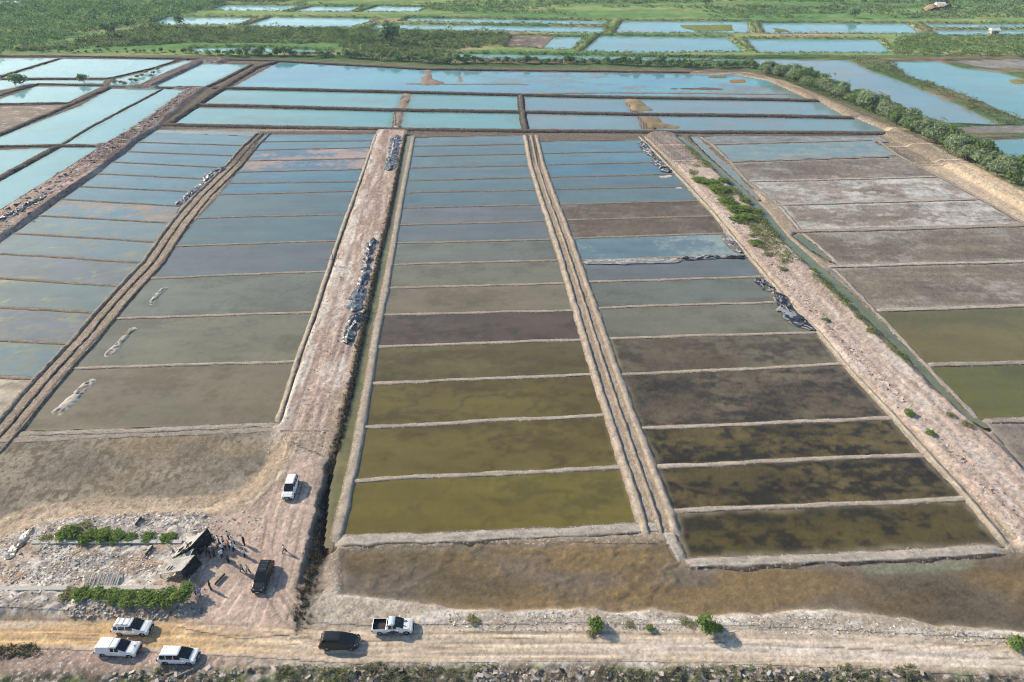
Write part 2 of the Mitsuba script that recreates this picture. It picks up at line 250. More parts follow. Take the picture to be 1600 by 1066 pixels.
# thick dikes with dark wet sides: (width, height, path)
DIKES = [
    (5.0, 1.2, [(-145.56,285.41),(-123.69,283.53),(-51.91,278.91),(5.15,276.21),(79.37,274.43),(120.17,273.98),(153.8,272.67)]),
    (4.5, 1.2, [(-144.95,317.53),(-115.25,315.28),(-53.19,308.67),(4.77,305.46),(51.34,301.78),(110.2,299.2),(146.11,296.15)]),
    (4.5, 1.2, [(-148.61,350.96),(-125.84,348.95),(-53.14,341.73),(4.57,336.01),(55.6,331.07),(119.08,327.44),(142.59,325.06)]),
    (6.0, 1.3, [(-134.19,415.16),(-141.16,397.68),(-142.76,352.32),(-143.06,316.4),(-143.04,284.47)]),
    (4.0, 1.0, [(-146.21,408.01),(-148.77,369.32),(-151.89,349.62),(-151.97,335.39),(-148.84,296.15)]),
    (3.5, 0.8, [(-159.16,353.68),(-152.4,350.96),(-177.36,351.64),(-202.13,353.68)]),
    (4.0, 1.0, [(3.96,336.64),(4.38,319.82),(4.85,291.18),(5.68,277.1)]),
    (2.2, 0.5, [(-171.74,349.62),(-172.35,314.16),(-172.73,281.67),(-171.48,256.84)]),
    (4.5, 1.0, [(-171.48,256.84),(-171.69,221.74),(-171.63,186.05)]),
    (3.5, 0.8, [(-209.37,251.39),(-193.26,256.05),(-172.18,257.24),(-154.48,257.24)]),
    (4.5, 1.0, [(-199.23,352.32),(-200.07,318.67),(-203.16,271.79),(-204.72,244.66)]),
    (3.5, 0.8, [(-203.51,356.44),(-238.78,359.23),(-243.15,335.39),(-250.87,319.82)]),
    (3.0, 0.7, [(-265.42,370.8),(-210.68,370.8),(-206.01,378.36),(-197.63,397.68),(-191.81,422.53)]),
    (3.0, 0.7, [(-263.99,424.41),(-266.14,406.25),(-268.25,375.31),(-271.92,350.96)]),
    (3.5, 0.8, [(-249.71,318.1),(-202.49,320.97),(-200,325.66)]),
    (5.0, 1.1, [(-153.62,274.43),(-153.4,256.05),(-152.44,218.05),(-152.26,190.84),(-150.74,157.15)]),
    (4.0, 0.9, [(-363.29,430.15),(-269.22,431.12),(-186.22,422.53),(-136.19,416.98),(-45.54,394.34),(0,391.87),(69.03,387.81),(121.64,384.62)]),
]
# low bunds: (width, height, path, crest paleness)
LOW = [
    (2.2, .3, [(-54.4,360.64),(-32.27,359.23),(0,360.64),(9.65,357.83)], .4), (2.2, .3, [(10.74,339.17),(49.43,341.73),(92.37,340.44),(137.66,337.9)], .4),
    (1.8, .35, [(73.76,270.06),(76.15,259.23),(77.56,238.93),(77.88,218.66),(81.65,198.41)], .6),
    (1.6, .35, [(75.67,259.23),(140.7,264.97)], .5), (1.6, .35, [(77.47,238.58),(140.68,245.03)], .4), (1.8, .35, [(77.66,218.66),(143.97,223.3)], .9),
    (2.0, .35, [(81.65,198.41),(146.42,203.18)], .9), (2.4, .4, [(76.7,178.32),(109.13,180.09),(149.05,182.8),(166.26,183.72)], .5), (1.8, .35, [(79.68,156.42),(155.07,160.84)], 1.0),
    (1.8, .35, [(82.52,134.52),(118.13,136.56),(154.78,138.05)], .8), (1.6, .35, [(83.31,112.77),(103.67,113.56),(152.86,115.63)], .5), (1.8, .4, [(84.65,95.22),(104.03,95.76),(151.2,96.66)], .5),
    (1.6, .35, [(141.83,267.49),(141.09,245.4),(144.13,223.62),(146.42,203.18),(148.23,183.26),(149.77,153.58)], .6),
    (1.4, .3, [(81.65,198.41),(81.37,178.76)], 1.0), (1.2, .3, [(81.27,177.44),(82.97,168.62),(83.63,158.98)], 1.0), (1.3, .35, [(81.5,156.07),(82.52,134.52),(83.14,112.43),(84.17,95.4)], .7),
    (2.3, .5, [(-26.03,67.83),(-9.42,68.55),(9.5,69.52),(19.11,70.25),(23.46,70.5)], .9), (2.1, .5, [(24.09,63.94),(36.37,64.38),(54.98,65.28),(71.07,66.43)], .9),
    (1.6, .4, [(-87.58,91.55),(-67.77,92.41),(-41.16,94.15)], .7), (1.6, .4, [(-92.88,89.37),(-67.13,91.04),(-40.24,92.93)], .5),
    (2.0, .5, [(22.98,70.5),(23.5,67.36),(24.23,63.72)], .9),
]

# ---------------------------------------------------------------- the ground: one sheet to the horizon, cut along its zones
CELLS = []      # every pond and pan: (kind, label, outline)


def column(L, R, kinds, what, side):
    n = len(L) - 1
    for i in range(n):
        CELLS.append((kinds[i], f'{what}, row {i + 1} of {n} counted from the far end', [L[i], R[i], R[i + 1], L[i + 1]], side))


column(COL1L, COL1R, ['blue', 'blue', 'blue', 'blue', 'blue', 'blue', 'mixmud', 'algae', 'algae', 'algae2', 'algaeg', 'algae2', 'algae', 'palemud'],
       'shallow pan in the far left column', 'low')
column(COL2L, COL2R, ['blue', 'blue', 'bluemud', 'bluemud', 'blue', 'blue', 'steel', 'steel', 'steel2', 'slate', 'slate2', 'slate3'],
       'shallow pan in the second column from the left', 'low')
column(COL3L, COL3R, ['steel', 'steel', 'steel', 'steel', 'steel', 'steel', 'steel2', 'steel2', 'slate', 'slate2', 'slate3', 'plum', 'olive1', 'olive2', 'olive2', 'olive3'],
       'shallow pan in the middle column beside the olive canal', 'low')
column(COL4L, COL4R, ['blue', 'blue', 'blue', 'steel', 'steel', 'drymud', 'drymud', 'steelw', 'steel2', 'slate', 'slate2', 'slated', 'darkmud', 'dark1', 'dark1', 'dark2'],
       'shallow pan in the column left of the stony pink track', 'low')
CELLS += [(k, l, o, 'free') for k, l, o in PONDS]

ys = np.concatenate([[-3000, -900, -300, -80, 0, 22, 30, 36], 38 * (820 / 38) ** (np.linspace(0, 1, 750)), [860, 940, 1100, 1500, 2400, 4500, 9000]])
us = np.concatenate([[-6, -2.2, -1.3, -.95], np.linspace(-.78, .78, 820), [.95, 1.3, 2.2, 6]])
Y, U = np.meshgrid(ys, us, indexing='ij')
X = U * np.maximum(Y + 51, 80)
h = 0.12 + 0.10 * (nz(X, Y, 9, 1, 2) - .5)
fine = nz(X, Y, .55, 2, 2)
mid = nz(X, Y, 2.6, 3, 3)
big = nz(X, Y, 23, 4, 3)
C = mixc(S(172, 158, 143), S(150, 136, 120), mid)

zone = np.zeros(X.shape, int)          # 0 ground
far = sst(300, 345, Y + .18 * (X + 30) * 0) * 1.0
# scrubland beyond the dike
NORTH = [(-1627.64,493.64),(-461.53,438.01),(-364.75,432.09),(-270.86,434.05),(-187.7,426.31),(-137.26,420.67),(-45.88,397.68),(0,396.01),(69.54,391.05),(122.98,389.43),(135.57,379.91),(147.98,332.91),(152.83,305.46),(157.03,281.67),(160.17,248.36),(163.14,208.14),(164.44,166.62),(176.63,73.54)]
NORTHPOLY = list(NORTH) + [(9000, 60), (9000, 9000), (-9000, 9000), (-9000, NORTH[0][1])]
dn = poly_dist(X, Y, NORTHPOLY)
gm = sst(4, -6, dn)
grass = mixc(S(138, 156, 104), S(104, 138, 86), sst(.35, .65, nz(X, Y, (60, 25), 5, 3)))
grass = mixc(grass, S(170, 156, 124), sst(.60, .75, nz(X, Y, (90, 22), 6, 3)))
grass = grass * (0.7 + .6 * nz(X, Y, 5, 7, 3))[..., None]
C = mixc(C, grass, gm)
h += gm * (.5 + .6 * nz(X, Y, 12, 8, 2))
zone[dn < -1] = 1

# rough field at bottom left
d = poly_dist(X, Y, FIELD) + 1.2 * (nz(X, Y, 4, 9, 2) - .5)
m = sst(.8, -1.5, d)
fc = mixc(S(126, 118, 108), S(152, 143, 130), sst(.3, .75, nz(X, Y, (14, 5), 10, 4)))
fc = mixc(fc, S(104, 96, 82), .8 * sst(.52, .66, nz(X, Y, (.7, .9), 11, 2)))
fc = mixc(fc, S(150, 134, 106), .5 * sst(.58, .72, nz(X, Y, (17, 7), 12, 2)))
C = mixc(C, fc, m)
h += m * (.07 * nz(X, Y, .8, 13, 2))
zone[d < 0] = 2

# brown mud strip at bottom right
d = poly_dist(X, Y, MUD) + 1.6 * (nz(X, Y, 5, 14, 3) - .5)
m = sst(.5, -.6, d)
f1, f2 = nz(X, Y, (26, 8), 15, 3), nz(X, Y, (1.3, .6), 16, 3)
mc = mixc(S(126, 108, 80), S(100, 90, 72), sst(.35, .7, f1))
mc = mixc(mc, S(112, 104, 96), .8 * sst(.55, .72, nz(X, Y, (17, 9), 17, 3)))
mc = mixc(mc, S(120, 116, 88), .9 * sst(46, 62, -X) * 0)
left = sst(8, -20, X) * sst(64, 72, Y)
mc = mixc(mc, mixc(S(124, 122, 94), S(150, 144, 130), sst(.5, .7, nz(X * .8 + Y * .6, Y * .8 - X * .6, (9, 1.1), 18, 3))), .85 * left)
right = sst(38, 60, X) * sst(68, 58, Y)
mc = mixc(mc, S(74, 68, 58), .75 * right * sst(.3, .6, nz(X, Y, 14, 19, 2)))
fq = poly_dist(X, Y, [(48.37,63.72),(58.08,64.16),(65.99,64.5),(64.12,62.62),(57.04,62.08),(49.06,62.19)]) + 1.4 * (nz(X, Y, (3.5, 1.5), 140, 3) - .5)
mc = mixc(mc, S(126, 132, 116), .85 * sst(.5, -.6, fq))
mc = mc * (.80 + .40 * f2)[..., None]
C = mixc(C, mc, sst(1.6, -1.6, d))
lump = sst(.45, .8, nz(X, Y, (1.6, 1.2), 20, 2)) * sst(.35, .6, nz(X, Y, (20, 8), 21, 2))
h = h * (1 - m) + m * (-.12 + .04 * f2 + .16 * lump)
zone[d < -.2] = 3

# pale shore strip and the road along the bottom
dr, _ = path_dist(X, Y, ROAD)
shore = sst(14, 9, dr * -1) * sst(-10.5, -9, dr * -1) * (1 - m) * sst(-40, -20, X) * (dr < 0)
nearland = sst(61, 57.5, Y) * (1 - m)
C = mixc(C, mixc(S(188, 178, 165), S(164, 152, 138), mid), nearland * sst(-46, -28, X))
C = mixc(C, S(222, 216, 208), .8 * nearland * sst(.5, .66, nz(X, Y, (4.5, 1.4), 22, 4)) * sst(-30, -10, X))
pink = mixc(S(176, 154, 144), S(146, 128, 118), mid)
C = mixc(C, pink, nearland * sst(-25, -42, X))
rut = nz(X, dr, (26, .32), 23, 2)
wide = sst(2.9, 1.7, np.abs(dr) + .9 * (nz(X, Y, 8, 24, 2) - .5))
rc = mixc(S(212, 196, 176), S(184, 168, 150), rut)
rc = mixc(rc, S(204, 172, 126), .85 * sst(-20, -45, X) * sst(.25, .6, nz(X, dr, (30, .9), 25, 2)))
rc = mixc(rc, S(205, 196, 186), .7 * sst(-5, 25, X) * sst(.4, .7, nz(X, dr, (40, 1.1), 26, 2)))
rc = mixc(rc, S(120, 100, 80), .8 * sst(.72, .82, nz(X, dr, (9, .22), 27, 2)) * sst(2.6, .6, np.abs(dr + .6)))
C = mixc(C, rc, wide)
h += nearland * (.42 + .20 * nz(X, Y, .7, 28, 2) * (1 - wide)) - wide * .10 * sst(.55, .75, rut)
zone[(np.abs(dr) < 2.6) & (Y > 30)] = 4
# rough bank below the road
b = sst(NEAR_BANK + 1.3, NEAR_BANK - .6, Y + 1.3 * (nz(X, Y, 5, 29, 2) - .5) + .018 * np.abs(X)) * (Y > -80)
bc = mixc(S(120, 110, 98), S(84, 80, 66), mid)
bc = mixc(bc, S(186, 178, 172), sst(.62, .75, nz(X, Y, (.9, .6), 30, 2)))
bc = mixc(bc, S(92, 104, 58), .7 * sst(.45, .65, nz(X, Y, 4, 31, 2)))
C = mixc(C, bc, b)
h += b * (.5 * nz(X, Y, .9, 32, 2) - .2 - .9 * sst(NEAR_BANK, NEAR_BANK - 5, Y))

# compound with rubble
d = poly_dist(X, Y, COMPOUND) + 2.2 * (nz(X, Y, 4, 33, 3) - .5)
m = sst(1.2, -1.2, d)
cc = mixc(S(216, 210, 202), S(162, 154, 146), sst(.35, .65, nz(X, Y, (1.2, .8), 34, 3)))
cc = mixc(cc, S(178, 146, 112), .8 * sst(.55, .68, nz(X, Y, (6, 3.4), 35, 2)))
cc = mixc(cc, S(110, 106, 104), .7 * sst(.62, .74, nz(X * .8 - Y * .6, X * .6 + Y * .8, (.6, 3.5), 36, 3)))
C = mixc(C, cc, m)
h += m * (.35 + .5 * nz(X, Y, 1.5, 37, 3))
# trampled yard by the sheds
d = poly_dist(X, Y, YARD) + 2 * (nz(X, Y, 4, 38, 2) - .5)
m = sst(1.5, -1.5, d)
C = mixc(C, mixc(S(196, 176, 162), S(172, 152, 140), mid) * (.85 + .3 * fine)[..., None], m)
h = h * (1 - m) + m * (.55 + .05 * fine)


def track(path, half, ca, cb, cs, zid, seed, height=.6, rough=.12, edge=1.0, fadey=None):
    """A worn earth track: ruts run along it, a pale salty rim at its edges."""
    global C, h
    q, t = path_dist(X, Y, path)
    w = sst(half + edge, half - edge * .4, np.abs(q) + 1.2 * (nz(X, Y, 3.5, seed, 3) - .5)) * (1 if fadey is None else sst(*fadey, Y))
    r = nz(q, t, (.7, 16), seed + 1, 3)
    col = mixc(ca, cb, sst(.3, .7, r))
    col = mixc(col, cs, .75 * sst(.55, .75, nz(q, t, (1.6, 9), seed + 2, 3)))
    col = col * (.72 + .56 * nz(X, Y, (.5, .7), seed + 3, 3))[..., None]
    C = mixc(C, col, w)
    h = h + w * (height + rough * (r - .5) + rough * .8 * (nz(X, Y, .9, seed + 4, 2) - .5))
    zone[(np.abs(q) < half) & (w > .5)] = zid
    return q, t, w


q, t, w = track(CENTRE_TRACK, 5.8, S(192, 172, 161), S(160, 139, 129), S(216, 205, 196), 5, 50, height=.5, rough=.3, fadey=(84, 100))
C = mixc(C, S(212, 206, 198), .8 * w * sst(2.8, 4.8, q) * sst(.3, .6, nz(q, t, (2, 7), 57, 2)))
C = mixc(C, S(158, 140, 96), .4 * w * sst(-2.2, -4.5, q) * sst(.4, .7, nz(X, Y, 3, 58, 2)))
track(RIGHT_TRACK, 5.6, S(200, 181, 169), S(174, 154, 142), S(212, 202, 194), 6, 60, height=.6, rough=.3)
q, t = path_dist(X, Y, DIKE_ROAD)
C = mixc(C, mixc(S(206, 188, 164), S(184, 166, 144), mid), sst(13, 10, q) * (q > 0) * sst(330, 300, Y))
track(DIKE_ROAD, 4.2, S(216, 196, 168), S(192, 170, 142), S(226, 214, 196), 7, 70, height=1.0, rough=.1, edge=1.6)
track(LEFT_TRACK, 8, S(178, 160, 150), S(146, 126, 116), S(196, 186, 180), 8, 80, height=1.0, rough=.4, edge=2)
track(LEFT_TRACK2, 7, S(178, 158, 148), S(150, 128, 118), S(205, 196, 190), 8, 85, height=1.0, rough=.5, edge=2)
track(SPUR, 1.9, S(190, 172, 150), S(168, 150, 130), S(200, 186, 166), 9, 90, height=.1, rough=.15)

# ---- ponds cut into it
for kind, _, poly, side in CELLS:
    p = np.array(poly)
    rows = np.nonzero((ys > p[:, 1].min() - 4) & (ys < p[:, 1].max() + 4))[0]
    sl = slice(rows[0], rows[-1] + 1)
    k = poly_dist(X[sl], Y[sl], poly)
    h[sl] = np.where(k < 1.5, np.minimum(h[sl], np.where(k < -.2, -.35, -.35 + .47 * sst(-.2, .9, k) + (h[sl] - .12) * sst(.3, 1.5, k))), h[sl])


def channel(path, half, depth=.7):
    global h
    q, _ = path_dist(X, Y, path)
    h = np.minimum(h, np.where(np.abs(q) < half + 1.2, -depth + (depth + .2) * sst(half - .2, half + .9, np.abs(q)) + np.maximum(h - .2, 0) * sst(half, half + 1.2, np.abs(q)), h))


channel(CANAL, .8)
channel(CANAL5, .8)
channel(CANAL5B, 1.2)
channel(CANAL5C, .8)
# the steep dark bank with dry weeds beside the canal
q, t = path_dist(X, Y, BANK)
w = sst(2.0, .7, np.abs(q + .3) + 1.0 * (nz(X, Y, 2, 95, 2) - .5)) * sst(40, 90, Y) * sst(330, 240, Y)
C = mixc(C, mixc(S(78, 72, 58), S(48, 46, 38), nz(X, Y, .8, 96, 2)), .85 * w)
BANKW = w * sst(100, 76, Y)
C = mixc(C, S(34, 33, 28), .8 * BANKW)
h += w * (-1.5 * sst(90, 78, Y) + .25 * (nz(X, Y, .8, 97, 2) - .4))

# grit: clods, crumbs and their little hollows
grit = nz(X, Y, (.45, .5), 98, 2) + .6 * (nz(X, Y, (.24, .3), 99, 1) - .5)
soft = sst(400, 200, Y)
C = C * (1 + soft * (.40 * (grit - .5) + .3 * (nz(X, Y, (1.9, 1.2), 94, 3) - .5)))[..., None]
for path, tone in TYRES:
    q, t = path_dist(X, Y, path)
    w = sst(.24, .10, np.abs(np.abs(q) - .75)) * sst(.25, .5, nz(t, q * 0, (5, 1), 93, 2))
    C = C * (1 + tone * w)[..., None]
    h = h - .03 * w
C = np.clip(C * 1.14 * (1 + soft * .30 * (np.random.default_rng(3).random(X.shape) - .5))[..., None], .01, .9)
GR = .9 * sst(430, 230, Y)
GR = np.where(zone == 3, .75, GR)
GR = np.where(zone == 4, .55, GR)
GR = GR * (1 - BANKW)
yd = poly_dist(X, Y, YARD) < 1
GR = np.where(yd | (zone == 5), .6, GR) * (1 - BANKW)
SP = np.where(zone == 3, .05, np.where(zone == 2, .15, GR))
V = np.stack([X, Y, h], -1).reshape(-1, 3)
F = grid_faces(len(ys), len(us))[:, ::-1]
e1, e2 = V[F[:, 1]] - V[F[:, 0]], V[F[:, 2]] - V[F[:, 0]]
fn = np.cross(e1, e2)
if fn[:, 2].mean() < 0:
    F, fn = F[:, ::-1], -fn
VN = np.zeros_like(V)
for k in range(3):
    np.add.at(VN, F[:, k], fn)
VN /= np.linalg.norm(VN, axis=1, keepdims=True)
zf = zone.reshape(-1)[F].max(1)
CF = C.reshape(-1, 3)
for zid, name, label in [(0, 'ground', 'pale grey beige bare earth between the ponds and around the compound'),
                         (1, 'scrubland', 'green and tan scrubland beyond the far dike'),
                         (2, 'field', 'flat rough grey brown field behind the rubble compound'),
                         (3, 'mud_flat', 'wide brown strip of drying mud behind the road at bottom right'),
                         (4, 'dirt_road', 'pale earth road with wheel ruts along the bottom, orange tan at its left end'),
                         (5, 'dirt_track', 'rutted pinkish earth track running away up the middle beside the olive canal'),
                         (6, 'dirt_track', 'stony pink earth track running away at right beside the green canal'),
                         (7, 'dirt_track', 'smooth orange tan dike road in front of the row of grey green trees'),
                         (8, 'dirt_track', 'rubble strewn pinkish earth track at far left between bright ponds'),
                         (9, 'footpath', 'pale curved path between the rough field and the rubble compound')]:
    f = F[zf == zid]
    used, inv = np.unique(f, return_inverse=True)
    key = numbered(name)
    scene[key] = {'type': 'ply', 'filename': meshkit.write_ply((V[used], inv.reshape(-1, 3)), False, np.stack([GR.reshape(-1)[used], SP.reshape(-1)[used]], 1), CF[used], normals=VN[used]),
                  'face_normals': False, 'bsdf': {'type': 'ref', 'id': 'soil'}}
    tag(key, label, kind='structure')

# ---------------------------------------------------------------- water and pans
# kind: colour, second colour, patch size, detail colour, how much of it, rim colour, rim width, wetness, wetness of the detail
K = {
    'far': (S(96, 148, 152), S(108, 156, 158), 40, S(116, 140, 133), .12, S(116, 140, 128), 3, 1, 1),
    'farmix': (S(98, 158, 168), S(92, 142, 162), 40, S(122, 122, 114), .34, S(124, 136, 130), 3, 1, .75),
    'fargrey': (S(108, 140, 150), S(116, 144, 150), 40, S(128, 136, 134), .25, S(124, 134, 130), 3, 1, .9),
    'cyan': (S(112, 164, 172), S(122, 172, 178), 40, S(118, 160, 160), .1, S(122, 146, 140), 3, 1, 1),
    'blue': (S(82, 118, 133), S(92, 126, 137), 25, S(98, 118, 121), .15, S(105, 113, 109), 1, 1, 1),
    'bluemud': (S(72, 109, 132), S(81, 113, 132), 25, S(176, 156, 146), .46, S(151, 140, 132), 1, 1, .1),
    'steel': (S(92, 113, 117), S(99, 120, 121), 20, S(101, 113, 111), .2, S(105, 109, 101), .8, 1, 1),
    'steelw': (S(98, 122, 131), S(105, 126, 133), 20, S(148, 162, 159), .25, S(122, 126, 115), .8, .95, .6),
    'steel2': (S(104, 112, 114), S(112, 116, 114), 20, S(104, 108, 102), .2, S(116, 112, 100), .8, 1, 1),
    'slate': (S(111, 114, 104), S(118, 120, 108), 18, S(101, 101, 87), .25, S(120, 114, 97), .8, .95, 1),
    'slate2': (S(116, 116, 99), S(122, 120, 100), 18, S(105, 101, 80), .25, S(124, 118, 99), .8, .95, 1),
    'slate3': (S(120, 114, 93), S(126, 116, 95), 16, S(107, 99, 74), .25, S(126, 118, 99), .8, .95, 1),
    'slated': (S(117, 110, 87), S(100, 89, 68), 9, S(74, 66, 50), .3, S(144, 135, 109), .9, .9, .9),
    'plum': (S(97, 86, 72), S(90, 77, 65), 10, S(77, 65, 55), .3, S(108, 100, 84), .7, .95, 1),
    'olive1': (S(106, 98, 61), S(98, 91, 53), 12, S(89, 79, 46), .3, S(116, 108, 79), .7, .95, 1),
    'olive2': (S(108, 97, 51), S(100, 87, 44), 10, S(87, 75, 39), .3, S(118, 108, 74), .7, .95, 1),
    'olive3': (S(116, 106, 51), S(110, 99, 46), 12, S(95, 88, 46), .2, S(127, 116, 75), .8, .95, 1),
    'darkmud': (S(90, 81, 64), S(112, 102, 82), 9, S(59, 53, 42), .45, S(123, 110, 90), .8, .6, .8),
    'dark1': (S(84, 74, 44), S(100, 88, 54), 7, S(42, 38, 27), .5, S(112, 104, 88), .8, .7, .8),
    'dark2': (S(92, 82, 42), S(74, 66, 38), 9, S(48, 44, 28), .4, S(140, 130, 112), 1.4, .85, .9),
    'drymud': (S(106, 96, 82), S(97, 88, 75), 9, S(119, 110, 98), .15, S(119, 109, 95), .8, .2, .9),
    'mixmud': (S(97, 130, 146), S(111, 130, 142), 12, S(155, 142, 127), .4, S(155, 142, 127), 1, .95, .1),
    'algae': (S(106, 128, 136), S(112, 128, 130), 14, S(124, 130, 120), .3, S(128, 122, 104), .8, .96, .8),
    'algae2': (S(116, 122, 126), S(110, 116, 122), 14, S(124, 124, 116), .3, S(128, 122, 104), .8, .96, .8),
    'algaeg': (S(108, 126, 128), S(114, 126, 122), 14, S(130, 136, 116), .3, S(128, 122, 104), .8, .96, .75),
    'palemud': (S(178, 168, 152), S(156, 146, 130), 6, S(132, 122, 104), .3, S(150, 140, 120), .8, .1, .3),
    'grey': (S(112, 137, 137), S(127, 144, 142), 16, S(144, 149, 142), .2, S(146, 139, 129), 1.2, .95, .7),
    'salt': (S(146, 138, 127), S(132, 122, 109), 13, S(190, 187, 181), .4, S(180, 177, 171), 2.2, .35, .35),
    'salt2': (S(117, 107, 93), S(126, 116, 102), 16, S(151, 145, 136), .16, S(156, 151, 142), 1.6, .3, .5),
    'salt3': (S(126, 118, 108), S(124, 128, 126), 10, S(140, 148, 148), .4, S(144, 138, 128), 1.2, .5, .9),
    'green': (S(112, 104, 58), S(106, 99, 54), 30, S(98, 93, 52), .2, S(118, 110, 72), 1, .95, 1),
    'green2': (S(105, 103, 50), S(99, 100, 48), 30, S(91, 90, 46), .2, S(111, 105, 65), 1, .95, 1),
    'mudgrey': (S(146, 136, 124), S(126, 116, 106), 10, S(110, 106, 98), .3, S(160, 150, 138), 1.5, .3, .6),
    'brown': (S(128, 112, 98), S(112, 98, 84), 12, S(176, 164, 150), .12, S(120, 108, 96), 2, .1, .2),
    'canal': (S(128, 124, 82), S(116, 114, 76), 9, S(106, 104, 70), .1, S(124, 118, 88), .5, .95, 1),
    'canalg': (S(112, 124, 100), S(103, 118, 96), 15, S(101, 109, 86), .1, S(125, 122, 94), .5, .95, 1),
}


def sheet(name, kind, label, poly, seed, z=0.0, grow=.55):
    p = np.array(poly, float)
    yc = max(p[:, 1].min(), 40)
    s = max(.24, yc * .0027)
    x, y = np.arange(p[:, 0].min() - 1, p[:, 0].max() + 1 + s, s), np.arange(p[:, 1].min() - 1, p[:, 1].max() + 1 + 1.7 * s, 1.7 * s)
    if x[-1] - x[0] > 2.2 * (abs(x).max() + 1):
        pass
    gx, gy = np.meshgrid(x, y)
    d = -poly_dist(gx, gy, p)
    a, b, sc, c, amt, rim, rw, wet, wetc = K[kind]
    n1, n2 = nz(gx, gy, (sc * 1.6, sc), seed, 4), nz(gx, gy, (sc * .3, sc * .16), seed + 11, 5)
    col = mixc(a, b, sst(.3, .7, n1))
    dm = np.zeros_like(gx)
    if kind == 'farmix':      # shoals show towards the right end
        amt = .34
    if amt > 0:
        u = .42 * n2 + .33 * nz(gx, gy, (sc * 1.3, sc * .6), seed + 23, 3) + .25 * nz(gx, gy, (.9 * max(1, s * 2), .6 * max(1, s * 2)), seed + 25, 3)
        th = np.quantile(u, 1 - amt) if amt > .05 else 1
        dm = sst(th - .10, th + .10, u)
        if kind in ('algae', 'algae2', 'algaeg'):      # floating mats lie in torn threads
            r = 1 - np.abs(2 * nz(gx * .95 + gy * .3, gy * .95 - gx * .3, (4.2, 1.9), seed + 31, 4) - 1)
            dm = sst(.74, .90, r) * sst(.30, .52, nz(gx, gy, (11, 8), seed + 41, 3))
            c = mixc(c, S(160, 162, 108), sst(.62, .76, nz(gx, gy, (9, 5), seed + 43, 3)) * (1.0 if kind == 'algaeg' else .45))
        if kind == 'farmix':
            dm = dm * sst(-70, 40, gx)
        col = mixc(col, c, dm * .9)
    if kind in ('olive1', 'olive2', 'olive3', 'dark2', 'plum'):   # cracks and drowned furrows in the bed
        r = 1 - np.abs(2 * nz(gx, gy, (11, 7), seed + 51, 4) - 1)
        col = mixc(col, np.asarray(a) * .6, .6 * sst(.945, .99, r) * sst(.35, .6, nz(gx, gy, 14, seed + 52, 2)))
    rm = sst(rw, 0, d + rw * .9 * (nz(gx, gy, 2.2 * max(1, s), seed + 61, 2) - .5)) * .75
    col = mixc(col, rim, rm)
    # silt: streaks along the wind, speckle, faint furrows left by the rake
    grain = max(s, .3)
    tone = .26 * (nz(gx, gy, (14, 1.5), seed + 71, 3) - .5) + .30 * (nz(gx, gy, (grain * 3, grain * 2.4), seed + 72, 3) - .5) + .22 * (np.random.default_rng(seed).random(gx.shape) - .5) + .34 * (nz(gx, gy, (6, 3.4), seed + 73, 5) - .5)
    if wet >= .95:       # open water hides the grain of the bed
        tone = .22 * (nz(gx, gy, (16, 2.2), seed + 71, 4) - .5) + .12 * (nz(gx, gy, (grain * 4, grain * 3), seed + 72, 3) - .5) + .30 * (nz(gx, gy, (8, 4.4), seed + 73, 5) - .5) + .07 * (np.random.default_rng(seed).random(gx.shape) - .5)
    if wet < .85:
        tone = tone * 1.5
    if kind in ('far', 'cyan', 'farmix', 'fargrey'):
        tone = .10 * (nz(gx, gy, (60, 9), seed + 74, 4) - .5) + .06 * (nz(gx, gy, (9, 9), seed + 75, 2) - .5)
    col = col * (1 + tone)[..., None]
    wt = wet + (wetc - wet) * dm
    wt = np.clip(wt * (1 - .6 * rm * (wet > .5)), 0, 1)
    wt = np.clip(wt - .25 * (wet < .6) * nz(gx, gy, (9, 5), seed + 81, 3), 0, 1)
    f = grid_faces(*gx.shape)
    ok = (d.ravel()[f] > -grow).all(1)
    f = f[ok]
    v = np.stack([gx, gy, np.full_like(gx, z)], -1).reshape(-1, 3)
    used, inv = np.unique(f, return_inverse=True)
    n = np.tile([0, 0, 1.0], (len(used), 1))
    fa = inv.reshape(-1, 3)
    vv = v[used]
    if len(fa) and np.cross(vv[fa[0, 1]] - vv[fa[0, 0]], vv[fa[0, 2]] - vv[fa[0, 0]])[2] < 0:
        fa = fa[:, ::-1]
    key = numbered(name)
    scene[key] = {'type': 'ply', 'filename': meshkit.write_ply((vv, fa), False, np.stack([wt.ravel()[used], np.zeros(len(used))], 1), np.clip(col.reshape(-1, 3)[used], .005, .9), normals=n),
                  'face_normals': False, 'bsdf': {'type': 'ref', 'id': 'pond'}}
    tag(key, label, kind='structure')
    return key


DRY = ('drymud', 'palemud', 'salt', 'salt2', 'salt3', 'mudgrey', 'brown', 'darkmud')
for i, (kind, label, poly, side) in enumerate(CELLS):
    sheet('salt_pan' if kind in DRY else 'pond_water', kind, label, poly, 100 + 7 * i)


def ribbon_poly(path, half):
    p = np.array(path)
    d = np.gradient(p, axis=0)
    d /= np.linalg.norm(d, axis=1, keepdims=True)
    n = np.stack([d[:, 1], -d[:, 0]], 1) * (half * np.where(np.arange(len(p)) == len(p) - 1, .15, 1.0))[:, None]
    return [tuple(q) for q in np.vstack([p + n, (p - n)[::-1]])]


sheet('canal_water', 'canal', 'narrow olive canal along the right side of the rutted middle track', ribbon_poly(CANAL, 1.1), 901)
sheet('canal_water', 'canalg', 'green canal along the right side of the stony pink track', ribbon_poly(CANAL5, .95), 902)
sheet('canal_water', 'grey', 'short grey channel right of the green canal, far end', ribbon_poly(CANAL5B, 1.4), 903)
sheet('canal_water', 'canalg', 'short dead-end channel right of the green canal', ribbon_poly(CANAL5C, 1.0), 904)


